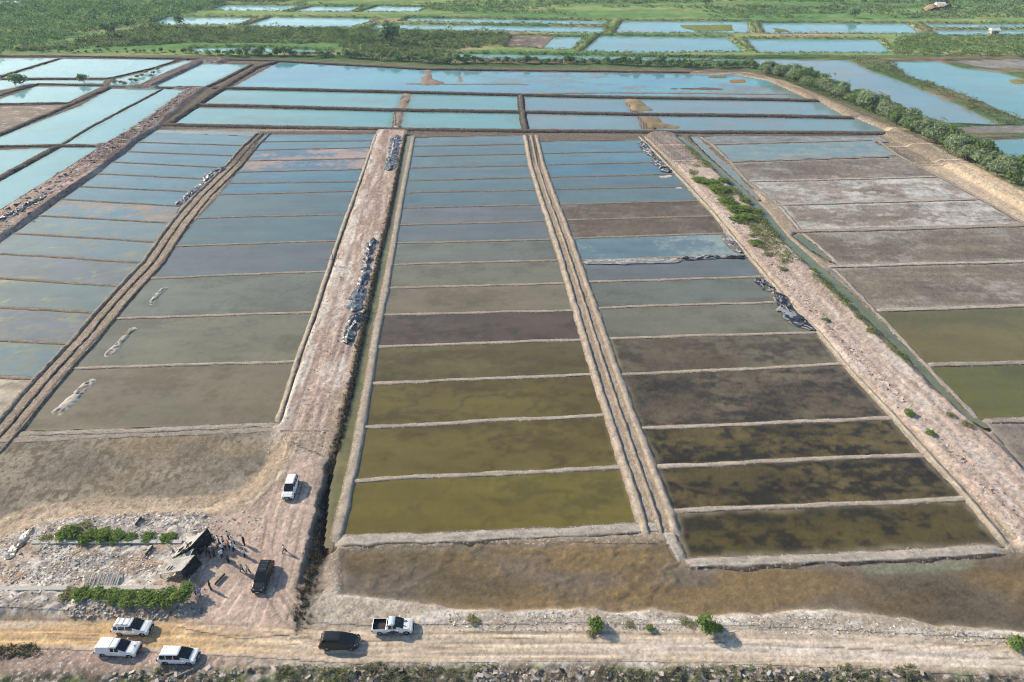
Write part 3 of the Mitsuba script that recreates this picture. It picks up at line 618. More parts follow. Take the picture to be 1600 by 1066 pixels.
# ---------------------------------------------------------------- bunds, dikes and ditches
def loft(path, prof, step, cols, seed, wob=.12, hz=.05, base=0.0, fade=True):
    """A bank of earth along a path. prof: (offset, height) across it, left to right; cols: a colour for each."""
    line = shapely.LineString(path)
    L = line.length
    n = max(3, int(L / step) + 1)
    t = np.linspace(0, L, n)
    p = shapely.get_coordinates(shapely.line_interpolate_point(line, t))
    d = np.gradient(p, axis=0)
    d /= np.linalg.norm(d, axis=1, keepdims=True)
    nr = np.stack([d[:, 1], -d[:, 0]], 1)
    o, z = np.array(prof, float).T
    k = np.arange(len(o))
    T_, K_ = np.meshgrid(t, k, indexing='ij')
    off = o[None] + wob * (nz(T_, K_ * 9.0, (2.2 * max(1, step), 1), seed, 3) - .5) * 2
    off = off + 1.6 * wob * (nz(T_, T_ * 0, (9, 1), seed + 1, 3) - .5)
    off = off * (1 + (.12 if o.max() > 1.8 else .35) * (nz(T_, T_ * 0, (3.1 * max(1, step), 1), seed + 4, 2) - .5))
    zz = base + z[None] + hz * 2 * (nz(T_, K_ * 7.0, (1.3 * max(1, step), 1), seed + 2, 2) - .5)
    v = np.stack([p[:, None, 0] + nr[:, None, 0] * off, p[:, None, 1] + nr[:, None, 1] * off, zz], -1)
    env = np.clip(np.minimum(T_, L - T_) / min(1.6, L / 4), 0, 1)
    zz = zz * env - .12 * (1 - env)
    v = np.stack([p[:, None, 0] + nr[:, None, 0] * off, p[:, None, 1] + nr[:, None, 1] * off, zz], -1)
    c = np.asarray(cols)[None] * (.62 + .76 * nz(T_, K_ * 5.0, (1.1 * max(1, step), 1), seed + 3, 3))[..., None]
    f = grid_faces(n, len(o))
    v = v.reshape(-1, 3)
    if np.cross(v[f[:, 1]] - v[f[:, 0]], v[f[:, 2]] - v[f[:, 0]])[:, 2].mean() < 0:
        f = f[:, ::-1]
    return v, f, np.clip(c.reshape(-1, 3), .01, .9)


def stepfor(path):
    return max(.28, min(np.array(path)[:, 1]) * .0038)


def bank(name, label, path, prof, cols, seed, **kw):
    v, f, c = loft(path, prof, stepfor(path), cols, seed, **kw)
    key = numbered(name)
    scene[key] = mikit.ply((v, f), 'soil', smooth=True, color=c, uv=np.full((len(v), 2), .7 * float(sst(420, 200, np.array(path)[:, 1].min()))))
    tag(key, label, kind='structure')


CREST, SOIL, WET = S(184, 173, 158), S(138, 125, 109), S(76, 69, 59)
seed = 2000
sides = [(COL1L, COL1R, 'the far left column'), (COL2L, COL2R, 'the second column from the left'), (COL3L, COL3R, 'the middle column beside the olive canal'), (COL4L, COL4R, 'the column left of the stony pink track')]
for L, R, where in sides:
    n = len(L) - 1
    for i in range(1, n):
        seed += 10
        a, b = np.array(L[i]), np.array(R[i])
        pale = sst(260, 90, a[1])
        if where.startswith('the far left'):
            pale *= .4
        cr = mixc(S(128, 116, 102), CREST, pale)
        path = [a + (b - a) * u + np.array([0, .35 * (nz(np.array(u * 5.0), np.array(i * 1.0), 1, seed)[()] - .5)]) for u in np.linspace(-1.6 / np.linalg.norm(b - a), 1 + 1.6 / np.linalg.norm(b - a), 9)]
        bank('earth_bund', f'low earth bund across {where}, number {i} of {n - 1} counted from the far end', [tuple(q) for q in path],
             [(-.8, -.12), (-.5, .05), (-.3, .13), (0, .16), (.3, .13), (.5, .05), (.8, -.12)], [WET, mixc(WET, SOIL, .6), cr, cr, cr, mixc(WET, SOIL, .5), WET], seed, wob=.2, hz=.07)
for i, (w, hh, path, pale) in enumerate(LOW):
    seed += 10
    cr = mixc(S(130, 118, 104), S(194, 187, 177), pale)
    x = w / 2
    bank('earth_bund', 'faint mud bar in the wide pale pond' if i < 2 else ['low earth bund at the edge of a salt flat at right', 'pale wide earth bund along the near end of the pans'][i > 15], path,
         [(-x - .35, -.15), (-x * .85, hh * .3), (-x * .55, hh * .5), (-x * .2, hh * .55), (x * .2, hh * .5), (x * .55, hh * .5), (x * .85, hh * .35), (x + .3, -.15)], [WET, mixc(WET, SOIL, .6), mixc(SOIL, cr, .8), cr, mixc(cr, SOIL, .2), cr, mixc(SOIL, WET, .6), WET], seed, wob=.3, hz=.12)
for i, (w, hh, path) in enumerate(DIKES):
    seed += 10
    x, hh = w * .42, hh * .75
    bank('earth_dike', 'dark earth dike between the distant bright ponds', path,
         [(-x - .5, -.3), (-x * .75, hh * .35), (-x * .35, hh), (x * .35, hh), (x * .75, hh * .35), (x + .5, -.3)],
         [S(62, 60, 56), S(78, 74, 66), S(112, 104, 94), S(104, 96, 88), S(62, 58, 52), S(50, 48, 46)], seed, wob=.35, hz=.15)
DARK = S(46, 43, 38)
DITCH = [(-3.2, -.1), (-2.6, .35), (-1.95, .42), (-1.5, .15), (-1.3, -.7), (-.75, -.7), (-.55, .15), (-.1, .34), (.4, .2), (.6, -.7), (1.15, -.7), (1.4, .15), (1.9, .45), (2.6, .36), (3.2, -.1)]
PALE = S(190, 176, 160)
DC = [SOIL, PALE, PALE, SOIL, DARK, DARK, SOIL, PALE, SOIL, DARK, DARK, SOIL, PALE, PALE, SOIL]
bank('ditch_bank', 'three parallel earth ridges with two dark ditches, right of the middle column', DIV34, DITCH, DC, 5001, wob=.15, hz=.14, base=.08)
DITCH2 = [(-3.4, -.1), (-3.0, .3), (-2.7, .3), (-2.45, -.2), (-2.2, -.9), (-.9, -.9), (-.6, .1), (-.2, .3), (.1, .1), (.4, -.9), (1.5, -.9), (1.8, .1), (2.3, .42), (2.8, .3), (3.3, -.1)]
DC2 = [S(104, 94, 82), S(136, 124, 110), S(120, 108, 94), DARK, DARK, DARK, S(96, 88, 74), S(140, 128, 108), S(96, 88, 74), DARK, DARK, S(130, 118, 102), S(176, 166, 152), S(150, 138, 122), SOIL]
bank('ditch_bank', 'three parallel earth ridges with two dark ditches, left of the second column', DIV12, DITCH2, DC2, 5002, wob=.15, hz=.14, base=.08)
SM = [(-1.9, -.1), (-1.4, .35), (-1.0, .38), (-.5, .1), (-.3, -.3), (.0, -.3), (.3, .2), (.8, .45), (1.4, .4), (1.9, .2)]
bank('ditch_bank', 'narrow pale bund with a thin ditch along the left side of the stony pink track', EDGE4[::-1], SM, [SOIL, CREST, CREST, SOIL, DARK, DARK, SOIL, PALE, PALE, SOIL], 5003, wob=.14, hz=.08, base=.05)
bank('earth_bund', 'pale earth bund along the left side of the rutted middle track', EDGE2[::-1], [(-1.0, -.1), (-.6, .3), (-.2, .42), (.3, .4), (.6, -.1), (1.0, -.1), (1.4, .4)], [SOIL, CREST, CREST, SOIL, DARK, DARK, SOIL], 5004, wob=.14)
bank('earth_bund', 'pale earth bund between the olive canal and the middle column of pans', EDGE3, [(-1.1, -.15), (-.8, .25), (-.4, .42), (.4, .42), (.8, .25), (1.2, -.15)], [WET, CREST, CREST, CREST, SOIL, WET], 5005, wob=.14)

# ---------------------------------------------------------------- helpers for things
def gz(x, y):
    """Height of the ground sheet."""
    u = x / max(y + 51, 80)
    i = int(np.clip(np.searchsorted(ys, y) - 1, 0, len(ys) - 2))
    j = int(np.clip(np.searchsorted(us, u) - 1, 0, len(us) - 2))
    a, b = (y - ys[i]) / (ys[i + 1] - ys[i]), (u - us[j]) / (us[j + 1] - us[j])
    return float((h[i, j] * (1 - b) + h[i, j + 1] * b) * (1 - a) + (h[i + 1, j] * (1 - b) + h[i + 1, j + 1] * b) * a)


def gzs(xy, floor=None):
    z = np.array([gz(*q) for q in xy])
    return z if floor is None else np.maximum(z, floor)


def mat(name, color, rough=.8, metal=0.0, spec=.4, coat=0.0):
    scene[name] = {'type': 'twosided', 'bsdf': {'type': 'principled', 'base_color': rgb(color), 'roughness': rough, 'metallic': metal, 'specular': spec, **({'clearcoat': coat, 'clearcoat_gloss': .9} if coat else {})}}
    return name


scene['leaves'] = {'type': 'principledthin', 'base_color': VC, 'roughness': .7, 'spec_trans': 0.0, 'diff_trans': .8, 'eta': 1.3}
scene['bits'] = {'type': 'twosided', 'bsdf': {'type': 'diffuse', 'reflectance': VC}}
scene['plastic_film'] = {'type': 'twosided', 'bsdf': {'type': 'principled', 'base_color': VC, 'roughness': .32, 'specular': .6}}
mat('bark', (.12, .095, .07), .9)
mat('grey_timber', (.26, .23, .2), .9)
mat('dark_timber', (.07, .06, .05), .9)
mat('old_concrete', (.42, .41, .38), .9)


def box(x0, x1, y0, y1, z0, z1):
    b = trimesh.creation.box([x1 - x0, y1 - y0, z1 - z0])
    b.apply_translation([(x0 + x1) / 2, (y0 + y1) / 2, (z0 + z1) / 2])
    return b


def beam(a, b, w, t=None):
    a, b = np.asarray(a, float), np.asarray(b, float)
    L = np.linalg.norm(b - a)
    m = trimesh.creation.box([w, t or w, L])
    m.apply_transform(trimesh.geometry.align_vectors([0, 0, 1], (b - a) / L))
    m.apply_translation((a + b) / 2)
    return m


def rod(a, b, r, n=6):
    return trimesh.creation.cylinder(radius=r, segment=[a, b], sections=n)


# ---------------------------------------------------------------- foliage
def leaf_quads(c, nrm, size, rng):
    """One bent leaf spray (two triangles) at each centre."""
    n = len(c)
    d = nrm + rng.normal(0, .75, (n, 3))
    d /= np.linalg.norm(d, axis=1, keepdims=True)
    a = np.cross(d, rng.normal(0, 1, (n, 3)))
    a /= np.linalg.norm(a, axis=1, keepdims=True)
    b = np.cross(d, a)
    s = (size * rng.uniform(.55, 1.25, n))[:, None]
    v = np.stack([c - a * s, c - b * s * .55, c + a * s, c + b * s * .55], 1).reshape(-1, 3)
    i = np.arange(n) * 4
    return v, np.vstack([np.stack([i, i + 1, i + 2], 1), np.stack([i, i + 2, i + 3], 1)])


def crown(n, rx, rz, leaf, seed, ca, cb, clumps=14, lift=.25):
    """Leaf sprays gathered in uneven clumps through an egg-shaped volume, base at z = 0."""
    rng = np.random.default_rng(seed)
    d = rng.normal(0, 1, (clumps, 3))
    d /= np.linalg.norm(d, axis=1, keepdims=True)
    d[:, 2] = np.abs(d[:, 2]) * 1.15 - .35
    cen = d * rng.uniform(.45, .8, (clumps, 1))
    rad = rng.uniform(.26, .5, clumps)
    which = rng.integers(0, clumps, n)
    q = rng.normal(0, 1, (n, 3))
    q /= np.linalg.norm(q, axis=1, keepdims=True)
    p = cen[which] + q * (rad[which] * rng.uniform(.55, 1.08, n))[:, None]
    nr = p * [1, 1, 1] * .6 + q
    p = p * [rx, rx, rz] + [0, 0, rz * (.8 + lift)]
    p[:, 2] = np.maximum(p[:, 2], .1)
    v, f = leaf_quads(p, nr / np.linalg.norm(nr, axis=1, keepdims=True), leaf, rng)
    tone = rng.uniform(0, 1, clumps)[which] * .7 + rng.uniform(0, .3, n)
    return v, f, np.repeat(mixc(ca, cb, tone), 4, 0)


def trunk(hh, r, rx, seed):
    rng = np.random.default_rng(seed)
    ms = [trimesh.creation.cone(radius=r, height=hh * 1.3, sections=6)]
    for k in range(3):
        a = rng.uniform(0, 6.3)
        ms.append(rod([0, 0, hh * .3], [math.cos(a) * rx * .6, math.sin(a) * rx * .6, hh * rng.uniform(.8, 1.2)], r * .4, 5))
    return trimesh.util.concatenate(ms)


def plyc(v, f, c, bsdf):
    return mikit.ply((v, f), bsdf, color=np.clip(c, .004, .9), uv=v[:, :2])


def place(name, parts, x, y, z, rot=0.0, sc=(1, 1, 1)):
    """A thing from prototype parts {part: ply dict}, under a key of its own."""
    key = numbered(name)
    m = T().translate([x, y, z]).rotate([0, 0, 1], rot).scale(list(sc))
    for p, d in parts.items():
        scene[f'{key}__{p}'] = {**d, 'to_world': m}
    return key


def ordinal(n):
    return f"{n}{'th' if 10 < n % 100 < 14 else {1: 'st', 2: 'nd', 3: 'rd'}.get(n % 10, 'th')}"


GA, GB = (.075, .115, .045), (.14, .185, .075)
SILV_A, SILV_B = (.18, .26, .13), (.37, .45, .28)
HEDGE = []
for k in range(6):
    v, f, c = crown(850, 2.9, 2.4, .36, 300 + k, SILV_A if k < 4 else (.12, .20, .07), SILV_B if k < 4 else (.23, .31, .12), clumps=24)
    HEDGE.append({'crown': plyc(v, f, c, 'leaves'), 'trunk': mikit.ply(trunk(2.2, .16, 2, 400 + k), 'bark')})
rng = np.random.default_rng(21)
line = shapely.LineString(TREE_LINE)
i, t = 0, 0.0
while t < line.length:
    q = line.interpolate(t)
    w = np.interp(q.y, [130, 420], [1.35, 1.2])
    for off in (-2.2, 2.6):
        x, y = q.x + off * .8 + rng.normal(0, .7), q.y + off * .6 + rng.normal(0, 1.0)
        k = int(rng.choice([0, 1, 2, 3, 4, 5], p=[.2, .2, .2, .2, .1, .1] if off < 0 else [.1, .1, .1, .1, .3, .3]))
        s = w * rng.uniform(.75, 1.15)
        key = place('mangrove_tree', HEDGE[k], x, y, gz(x, y) - .1, rng.uniform(0, 360), (s, s, s * rng.uniform(.85, 1.2)))
        i += 1
        tag(key, ['grey green', 'deep green'][k > 3] + f" bushy tree, {ordinal((i + 1) // 2)} from the far end of the dike road row, " + ('road side' if off < 0 else 'pond side'), 'tree', 'trees in the row beside the dike road')
    t += 2.9 * w * rng.uniform(.85, 1.2)

# the far row behind the large block of ponds, then single trees in the scrub
FARROW = [(-301.22,440.02),(-259.41,434.05),(-229.82,436.02),(-193,430.15),(-157.05,424.41),(-130.87,424.41),(-103.87,420.67),(-72.76,411.55),(-42.83,402.78),(-14.28,402.78),(21.42,402.78),(56.68,399.37),(91.07,394.34),(114.74,391.05),(135.1,389.43)]
FARP = []
for k in range(4):
    v, f, c = crown(260, 3.4, 2.6, .62, 320 + k, (.12, .20, .09), (.25, .35, .17), clumps=12)
    FARP.append({'crown': plyc(v, f, c, 'leaves'), 'trunk': mikit.ply(trunk(2.0, .18, 2, 430 + k), 'bark')})
line = shapely.LineString(FARROW)
t, fr = 0.0, 0
while t < line.length:
    q = line.interpolate(t)
    u = t / line.length
    s = rng.uniform(.5, 1.1) * (.9 if u > .3 else .55)
    x, y = q.x + rng.normal(0, 1), q.y + 2.5 + np.abs(rng.normal(0, 2.6))
    key = place('shrub_tree', FARP[int(rng.integers(4))], x, y, gz(x, y) - .2, rng.uniform(0, 360), (s, s, s * rng.uniform(.8, 1.25)))
    fr += 1
    tag(key, f'bushy green tree, {ordinal(fr)} from the left in the far row behind the large pond block', 'tree', 'trees in the far row')
    t += rng.uniform(1.6, 3.6) * (1.0 if u > .3 else 1.4)
for n_, (px, s, lab) in enumerate([((-266.56,488.72), 1.9, 'dark round tree standing alone in the pale grass at far left'), ((-75.95,465.44), 2.4, 'tall dark tree among scrub behind the large pond block'), ((-79.89,469.93), 1.7, 'smaller dark tree beside the tall one in the scrub'),
                                  ((-245.3,551.17), 1.3, 'small tree standing in the pale pond at far left'), ((-217.79,363.49), .9, 'small dark bush on the thin bund between the bright ponds at left'), ((-248.38,356.44), 1.1, 'dark bush on the dike at the left edge'),
                                  ((-247.38,360.64), .9, 'dark low bush second from the left edge on the dike'), ((306.29,662.39), 1.8, 'dark round tree far off in the upper right scrub'), ((283.86,666.67), 2.0, 'big dark tree far off near the top edge, right of centre'),
                                  ((265.35,579.72), 1.3, 'dark bush behind the far right ponds'), ((352.05,637.77), 2.0, 'dark tree left of the small far farmhouse'), ((365.05,637.77), 2.2, 'dark tree right of the small far farmhouse'),
                                  ((54.93,684.29), 1.8, 'dark tree far off at the top edge, centre'), ((102.29,679.81), 1.7, 'dark tree far off at the top edge, right of centre'), ((166.02,645.78), 1.4, 'pale bush far off near the top edge')]):
    v = 'dark' in lab
    key = place('tree', FARP[n_ % 4], px[0], px[1], gz(*px) - .2, 40 * n_, (s, s, s * 1.15))
    tag(key, lab, 'tree')


def scatter(poly, n, rng):
    p = Polygon(poly)
    x0, y0, x1, y1 = p.bounds
    out = np.zeros((0, 2))
    while len(out) < n:
        q = np.stack([rng.uniform(x0, x1, n * 3), rng.uniform(y0, y1, n * 3)], 1)
        out = np.vstack([out, q[shapely.contains_xy(p, q[:, 0], q[:, 1])]])
    return out[:n]


FARWET = shapely.union_all([Polygon(p).buffer(0) for _, _, p, s_ in CELLS if s_ == 'free' and np.array(p)[:, 1].max() > 330])


def canopy(points, rx, rz, quads, leaf, ca, cb, seed, z0=None):
    """Many low domes of leaf sprays as one mass."""
    rng = np.random.default_rng(seed)
    n = len(points)
    s = rng.uniform(.55, 1.35, n)
    q = rng.normal(0, 1, (n, quads, 3))
    q /= np.linalg.norm(q, axis=2, keepdims=True)
    q[..., 2] = np.abs(q[..., 2])
    r = rng.uniform(.75, 1.08, (n, quads, 1)) * s[:, None, None]
    base = np.concatenate([points, (gzs(points) if z0 is None else np.full(n, z0))[:, None]], 1)
    c = base[:, None] + q * r * [rx, rx, rz] + rng.normal(0, .12, (n, quads, 3))
    v, f = leaf_quads(c.reshape(-1, 3), q.reshape(-1, 3), leaf, rng)
    t = np.repeat(rng.uniform(0, .7, n), quads) + rng.uniform(0, .3, n * quads)
    return v, f, np.repeat(mixc(ca, cb, t), 4, 0)


def stuff(name, label, cat, pieces, bsdf='leaves'):
    v = np.vstack([p[0] for p in pieces])
    o = np.cumsum([0] + [len(p[0]) for p in pieces])
    f = np.vstack([p[1] + a for p, a in zip(pieces, o)])
    key = numbered(name)
    scene[key] = plyc(v, f, np.vstack([p[2] for p in pieces]), bsdf)
    tag(key, label, cat, kind='stuff')


def dry(pts):
    return pts[~shapely.contains_xy(FARWET, pts[:, 0], pts[:, 1])]


FOREST = [(-486.09,424.41),(-738.05,670.99),(-471.21,645.78),(-427.86,684.29),(-405.61,707.58),(-195.84,727.31),(-204.38,670.99),(-255.48,670.99),(-259.43,622.28),(-271.28,554.21),(-291.68,519.6),(-300.56,465.44),(-311.5,444.08),(-301.53,428.22)]
FOREST2 = [(-308.95,440.02),(-286.79,469.93),(-263.3,536.39),(-192.13,530.69),(-108.73,525.09),(-44.45,514.21),(-4.36,503.73),(-8.05,461.02),(-39.26,448.21),(-40.81,420.67),(-98.79,432.09),(-110.14,467.68),(-205.74,472.21),(-257.35,452.41)]
rng = np.random.default_rng(5)
stuff('mangrove_scrub', 'dense green mangrove scrub filling the far upper left', 'scrub', [canopy(dry(scatter(FOREST, 6500, rng)), 3.0, 2.9, 16, .8, (.12, .21, .085), (.25, .37, .16), 61), canopy(dry(scatter(FOREST, 420, rng)), 5.5, 5.5, 44, 1.0, (.07, .14, .055), (.20, .31, .13), 67), canopy(dry(scatter(FOREST, 260, rng)), 4.0, 4.2, 40, .9, (.19, .28, .10), (.31, .42, .18), 68)])
stuff('mangrove_scrub', 'patchy green scrub behind the large pond block, left of centre', 'scrub', [canopy(dry(scatter(FOREST2, 3200, rng)), 2.2, 1.7, 14, .65, (.12, .18, .08), (.25, .32, .14), 62), canopy(dry(scatter(FOREST2, 200, rng)), 3.6, 3.8, 40, .8, (.07, .12, .05), (.20, .28, .12), 69)])
BACK = [(-190.73,662.39),(-198.42,737.56),(125.66,748.08),(558.05,737.56),(437.18,566.7),(314.12,573.14),(188.47,579.72),(80.2,586.43),(-62.83,614.79),(-79.48,670.99)]
b = dry(scatter(BACK, 5200, rng))
b = b[nz(b[:, 0], b[:, 1], (70, 16), 77, 2) > .44]
stuff('mangrove_scrub', 'low green scrub in bands along the top edge', 'scrub', [canopy(b, 3.2, 1.9, 9, .95, (.11, .175, .075), (.24, .32, .14), 63)])
RIGHTSCRUB = [(254.85,493.64),(279.21,503.73),(366.46,503.73),(385.49,493.64),(339.22,428.22),(254.26,424.41),(227.97,432.09)]
RS2 = [(145.56,436.02),(199.76,428.22),(217.16,416.98),(213.57,348.28),(213.12,305.46),(215.36,291.18),(204.14,281.67),(198.66,309.76),(196.03,350.96),(192.74,402.78),(196.62,420.67)]
stuff('mangrove_scrub', 'bright green marsh scrub at the right edge in front of the white roofed hut', 'scrub', [canopy(dry(scatter(RIGHTSCRUB, 1300, rng)), 2.0, 1.1, 10, .6, (.12, .19, .07), (.23, .30, .11), 64)])
pieces = []
for kind, lab, poly, s_ in CELLS:
    p = np.array(poly)
    if s_ == 'free' and p[:, 1].min() > 300 and kind in ('far', 'cyan', 'brown') and poly_dist(np.array([p[:, 0].mean()]), np.array([p[:, 1].mean()]), NORTHPOLY)[0] < 0:
        ring = shapely.LinearRing(Polygon(poly).buffer(1.6).exterior)
        tt = np.arange(0, ring.length, 1.5)
        pts = shapely.get_coordinates(shapely.line_interpolate_point(ring, tt)) + rng.normal(0, .9, (len(tt), 2))
        pieces.append(dry(pts))
pieces.append(dry(scatter(RS2, 260, rng)))
stuff('bank_scrub', 'low green and straw coloured scrub along the banks of the distant ponds', 'scrub', [canopy(np.vstack(pieces), 1.5, 1.15, 12, .5, (.14, .17, .085), (.28, .29, .16), 65)])
# grass and weeds between the tree row and the pond
v1 = dry(scatter([(135.1,389.43),(153.9,348.28),(166.27,301.26),(170.85,268.35),(175.28,227.45),(179.1,186.05),(186.48,195.84),(177.84,218.05),(176.51,252.16),(177.97,281.67),(168.25,305.46),(161.09,335.39),(152.52,379.91)], 900, rng))
v2 = dry(scatter([(133.4,378.36),(147.98,332.91),(158.83,291.18),(163.44,254.48),(166.75,213.88),(170.52,219.88),(166.84,260.85),(162.54,299.2),(151.37,341.73),(137.55,386.21)], 420, rng))
stuff('bank_scrub', 'undergrowth around the row of grey green trees', 'scrub', [canopy(v2, 1.1, 1.4, 16, .35, (.13, .19, .07), (.28, .34, .17), 70), canopy(v1, 1.3, 1.3, 14, .4, (.16, .20, .07), (.29, .31, .13), 66)])

strip = np.vstack([scatter([(61.31,235.46),(66.98,232.74),(73.49,188.42),(72.72,158.98),(69.04,153.93),(67.29,174),(64.42,204.81),(60.35,224.88)], 800, rng), scatter([(64.41,254.48),(68.74,254.48),(74.9,199.46),(74.88,172.32),(77.47,145.83),(78.74,127.59),(80.86,111.99),(79.4,111.1),(76.39,128.66),(72.67,171.49),(68.52,221.12)], 900, rng)])
strip = strip[nz(strip[:, 0], strip[:, 1], (5, 9), 130, 3) > .42]
stuff('bank_scrub', 'straggling green and straw coloured weeds along the canal side of the stony pink track', 'scrub', [canopy(strip, .85, .55, 16, .2, (.13, .19, .06), (.32, .34, .16), 71)])
# single bushes
BUSHP = []
for k in range(5):
    v, f, c = crown(700, 1.0, .9, .15, 340 + k, (.115, .19, .05), (.25, .34, .11), clumps=22, lift=.1)
    BUSHP.append({'foliage': plyc(v, f, c, 'leaves'), 'stem': mikit.ply(trunk(.8, .05, .7, 450 + k), 'bark')})
STRAWP = []
for k in range(2):
    v, f, c = crown(420, 1.0, .7, .14, 350 + k, (.18, .20, .10), (.34, .33, .18), clumps=14, lift=.1)
    STRAWP.append({'foliage': plyc(v, f, c, 'leaves'), 'stem': mikit.ply(trunk(.6, .05, .7, 460 + k), 'bark')})
bushes = [
    ((24.77,53.03), 1.75, 2.7, 0, 'tallest bright green bush on the pale shore above the road'), ((10.81,53.21), 1.4, 1.8, 0, 'round green bush on the pale shore, second largest'),
    ((10.27,52.76), 1.2, .6, 1, 'low straw coloured weed in front of the round green bush'), ((17.59,53.12), .7, .7, 0, 'small green weed between the two shore bushes'),
    ((-5.13,54.23), 1.2, .6, 1, 'low olive weed at the left end of the pale shore'), ((63.26,50.64), 1.9, 1.2, 0, 'bright green bush at the lower right edge beside the road'),
    ((26.18,53.12), .9, .9, 0, 'little green bush leaning on the tallest shore bush'), ((15.22,53.67), .8, .35, 1, 'flat dry weed right of the round green bush'), ((22.7,54.04), 1.3, .35, 1, 'flat dry weed left of the tallest shore bush'),
    ((-64.91,68.35), 2.2, 1.17, 0, 'large green bush at the left end of the upper compound wall'), ((-63.67,69.56), 2.0, 0.94, 1, 'yellowish bush behind the left end of the upper compound wall'), ((-61.66,67.88), 2.0, 1.09, 0, 'green bush, second along the upper compound wall'),
    ((-59.6,67.88), 2.0, 1.01, 0, 'green bush, third along the upper compound wall'), ((-57.64,67.88), 1.9, 0.86, 0, 'green bush, fourth along the upper compound wall'), ((-55.72,67.76), 1.5, 0.62, 0, 'small green bush at the middle of the upper compound wall'),
    ((-67.74,67.4), 1.6, 0.47, 1, 'low straw weed left of the bushes at the upper compound wall'), ((-53.01,67.76), 1.5, 0.62, 0, 'green bush, second from the right along the upper compound wall'), ((-50.21,67.76), 1.6, 0.62, 0, 'green bush nearest the dark shed along the upper compound wall'),
    ((-59.26,57.98), 1.6, 0.70, 1, 'straw green bush at the left end below the lower compound wall'), ((-57.22,57.68), 1.8, 0.78, 0, 'green bush, second below the lower compound wall'), ((-55.09,57.68), 1.7, 0.78, 0, 'green bush, third below the lower compound wall'),
    ((-52.81,57.39), 1.9, 0.78, 0, 'green bush, fourth below the lower compound wall'), ((-50.5,56.99), 1.9, 0.94, 0, 'green bush, fifth below the lower compound wall'), ((-48.33,56.89), 2.0, 1.01, 0, 'green bush, third from the right below the lower compound wall'),
    ((-46.17,56.99), 2.2, 1.25, 0, 'green bush, second from the right below the lower compound wall'), ((-43.99,57.48), 2.4, 1.56, 0, 'largest green bush at the right end below the lower compound wall'),
    ((61.68,217.45), 3.2, 1.22, 0, 'first green bush at the far end of the stony pink track'), ((64.62,213.88), 4.3, 1.58, 0, 'green bush, second from the far end of the stony pink track'), ((65.66,208.14), 4.6, 1.73, 0, 'green bush, third from the far end of the stony pink track'),
    ((69.71,217.45), 3.0, 1.01, 0, 'low green bush by the canal bank beside the third track bush'), ((69.14,205.91), 2.0, .9, 1, 'yellow green bush on the canal bank at right'), ((65.48,197.37), 4.1, 1.44, 0, 'green bush, fourth from the far end of the stony pink track'),
    ((66.75,191.33), 4.6, 1.73, 0, 'broad green bush in the middle of the clump on the pink track'), ((67.96,185.58), 4.3, 1.58, 0, 'green bush at the near end of the large clump on the pink track'), ((65.28,184.64), 3.5, 1.08, 0, 'lower green bush at the left of the clump on the pink track'),
    ((71.74,199.46), 2.4, 1.08, 0, 'bush overhanging the green canal, upper one'), ((72.62,191.82), 2.7, 1.01, 0, 'bush overhanging the green canal, lower one'), ((65.69,168.62), 2.7, 1.08, 0, 'green weed behind the yellow weeds on the pink track'), ((66.9,165.83), 2.2, 1.0, 1, 'yellow weed on the pink track, right of two'),
    ((67.05,161.97), 2.0, .8, 1, 'yellow weed on the pink track, near one'), ((66.41,174), 1.8, .7, 1, 'yellow weed on the pink track, far one'), ((67.96,153.58), 1.7, .7, 1, 'straw weed alone on the pink track'),
    ((69.31,128.66), 1.0, .7, 0, 'small bright green weed at the left of the pink track, upper'), ((71.7,96.3), 1.3, .9, 0, 'small green bush at the left of the pink track, middle'), ((72.75,90.87), 1.2, .6, 0, 'small green weed at the left of the pink track, lower'),
    ((78.95,95.76), 1.2, .8, 1, 'straw weed on the canal bank near the bright green pond'), ((80.59,93.1), 1.5, .8, 1, 'straw weed at the corner of the grey mud by the pink track'), ((77.36,124.44), 1.8, .6, 1, 'dry weed on the canal bank beside the olive green pond'),
    ((77.08,130.3), 1.5, .6, 1, 'dry weed on the canal bank above the olive green pond'), ((77.46,138.95), 1.4, .5, 0, 'low green weed on the canal bank at the brown salt flat'), ((75.69,153.58), 1.3, .5, 0, 'low green weed on the canal bank, far one'),
    ((67.98,252.16), 1.8, .5, 1, 'straw weed at the far end of the green canal'), ((69.08,236.84), 1.6, .5, 1, 'straw weed on the bank at the far end of the green canal'), ((70.88,226.16), 1.6, .6, 0, 'green weed on the bank at the far end of the green canal'),
]
for n_, (px, r, hh, kind, lab) in enumerate(bushes):
    P = STRAWP[n_ % 2] if kind else BUSHP[n_ % 5]
    key = place('weed' if kind else 'bush', P, px[0], px[1], gz(*px) - .05, 47 * n_, (r * .82, r * .82, hh * .62))
    tag(key, lab, 'bush')

# drowned shrubs in the far left pond
for n_, px in enumerate(sorted([(-201.44,362.06),(-197.51,360.64),(-204.92,367.84),(-195.34,366.38),(-195.8,373.79),(-194.51,376.83),(-195.99,384.62),(-189.12,375.31),(-191.18,383.04),(-192.99,392.69),(-192.37,364.93),(-194.23,357.83)], key=lambda q: q[0] / (q[1] + 51))):
    key = place('drowned_shrub', STRAWP[n_ % 2], px[0], px[1], -.1, 31 * n_, (1.4, 1.4, 1.5))
    tag(key, f'dark little shrub in the bright pond beside the first rubble track, {ordinal(n_ + 1)} from the left', 'shrub', 'drowned shrubs in the far left pond')

# grass and weeds on the near bank, dry weeds on the dark canal bank
rng = np.random.default_rng(8)


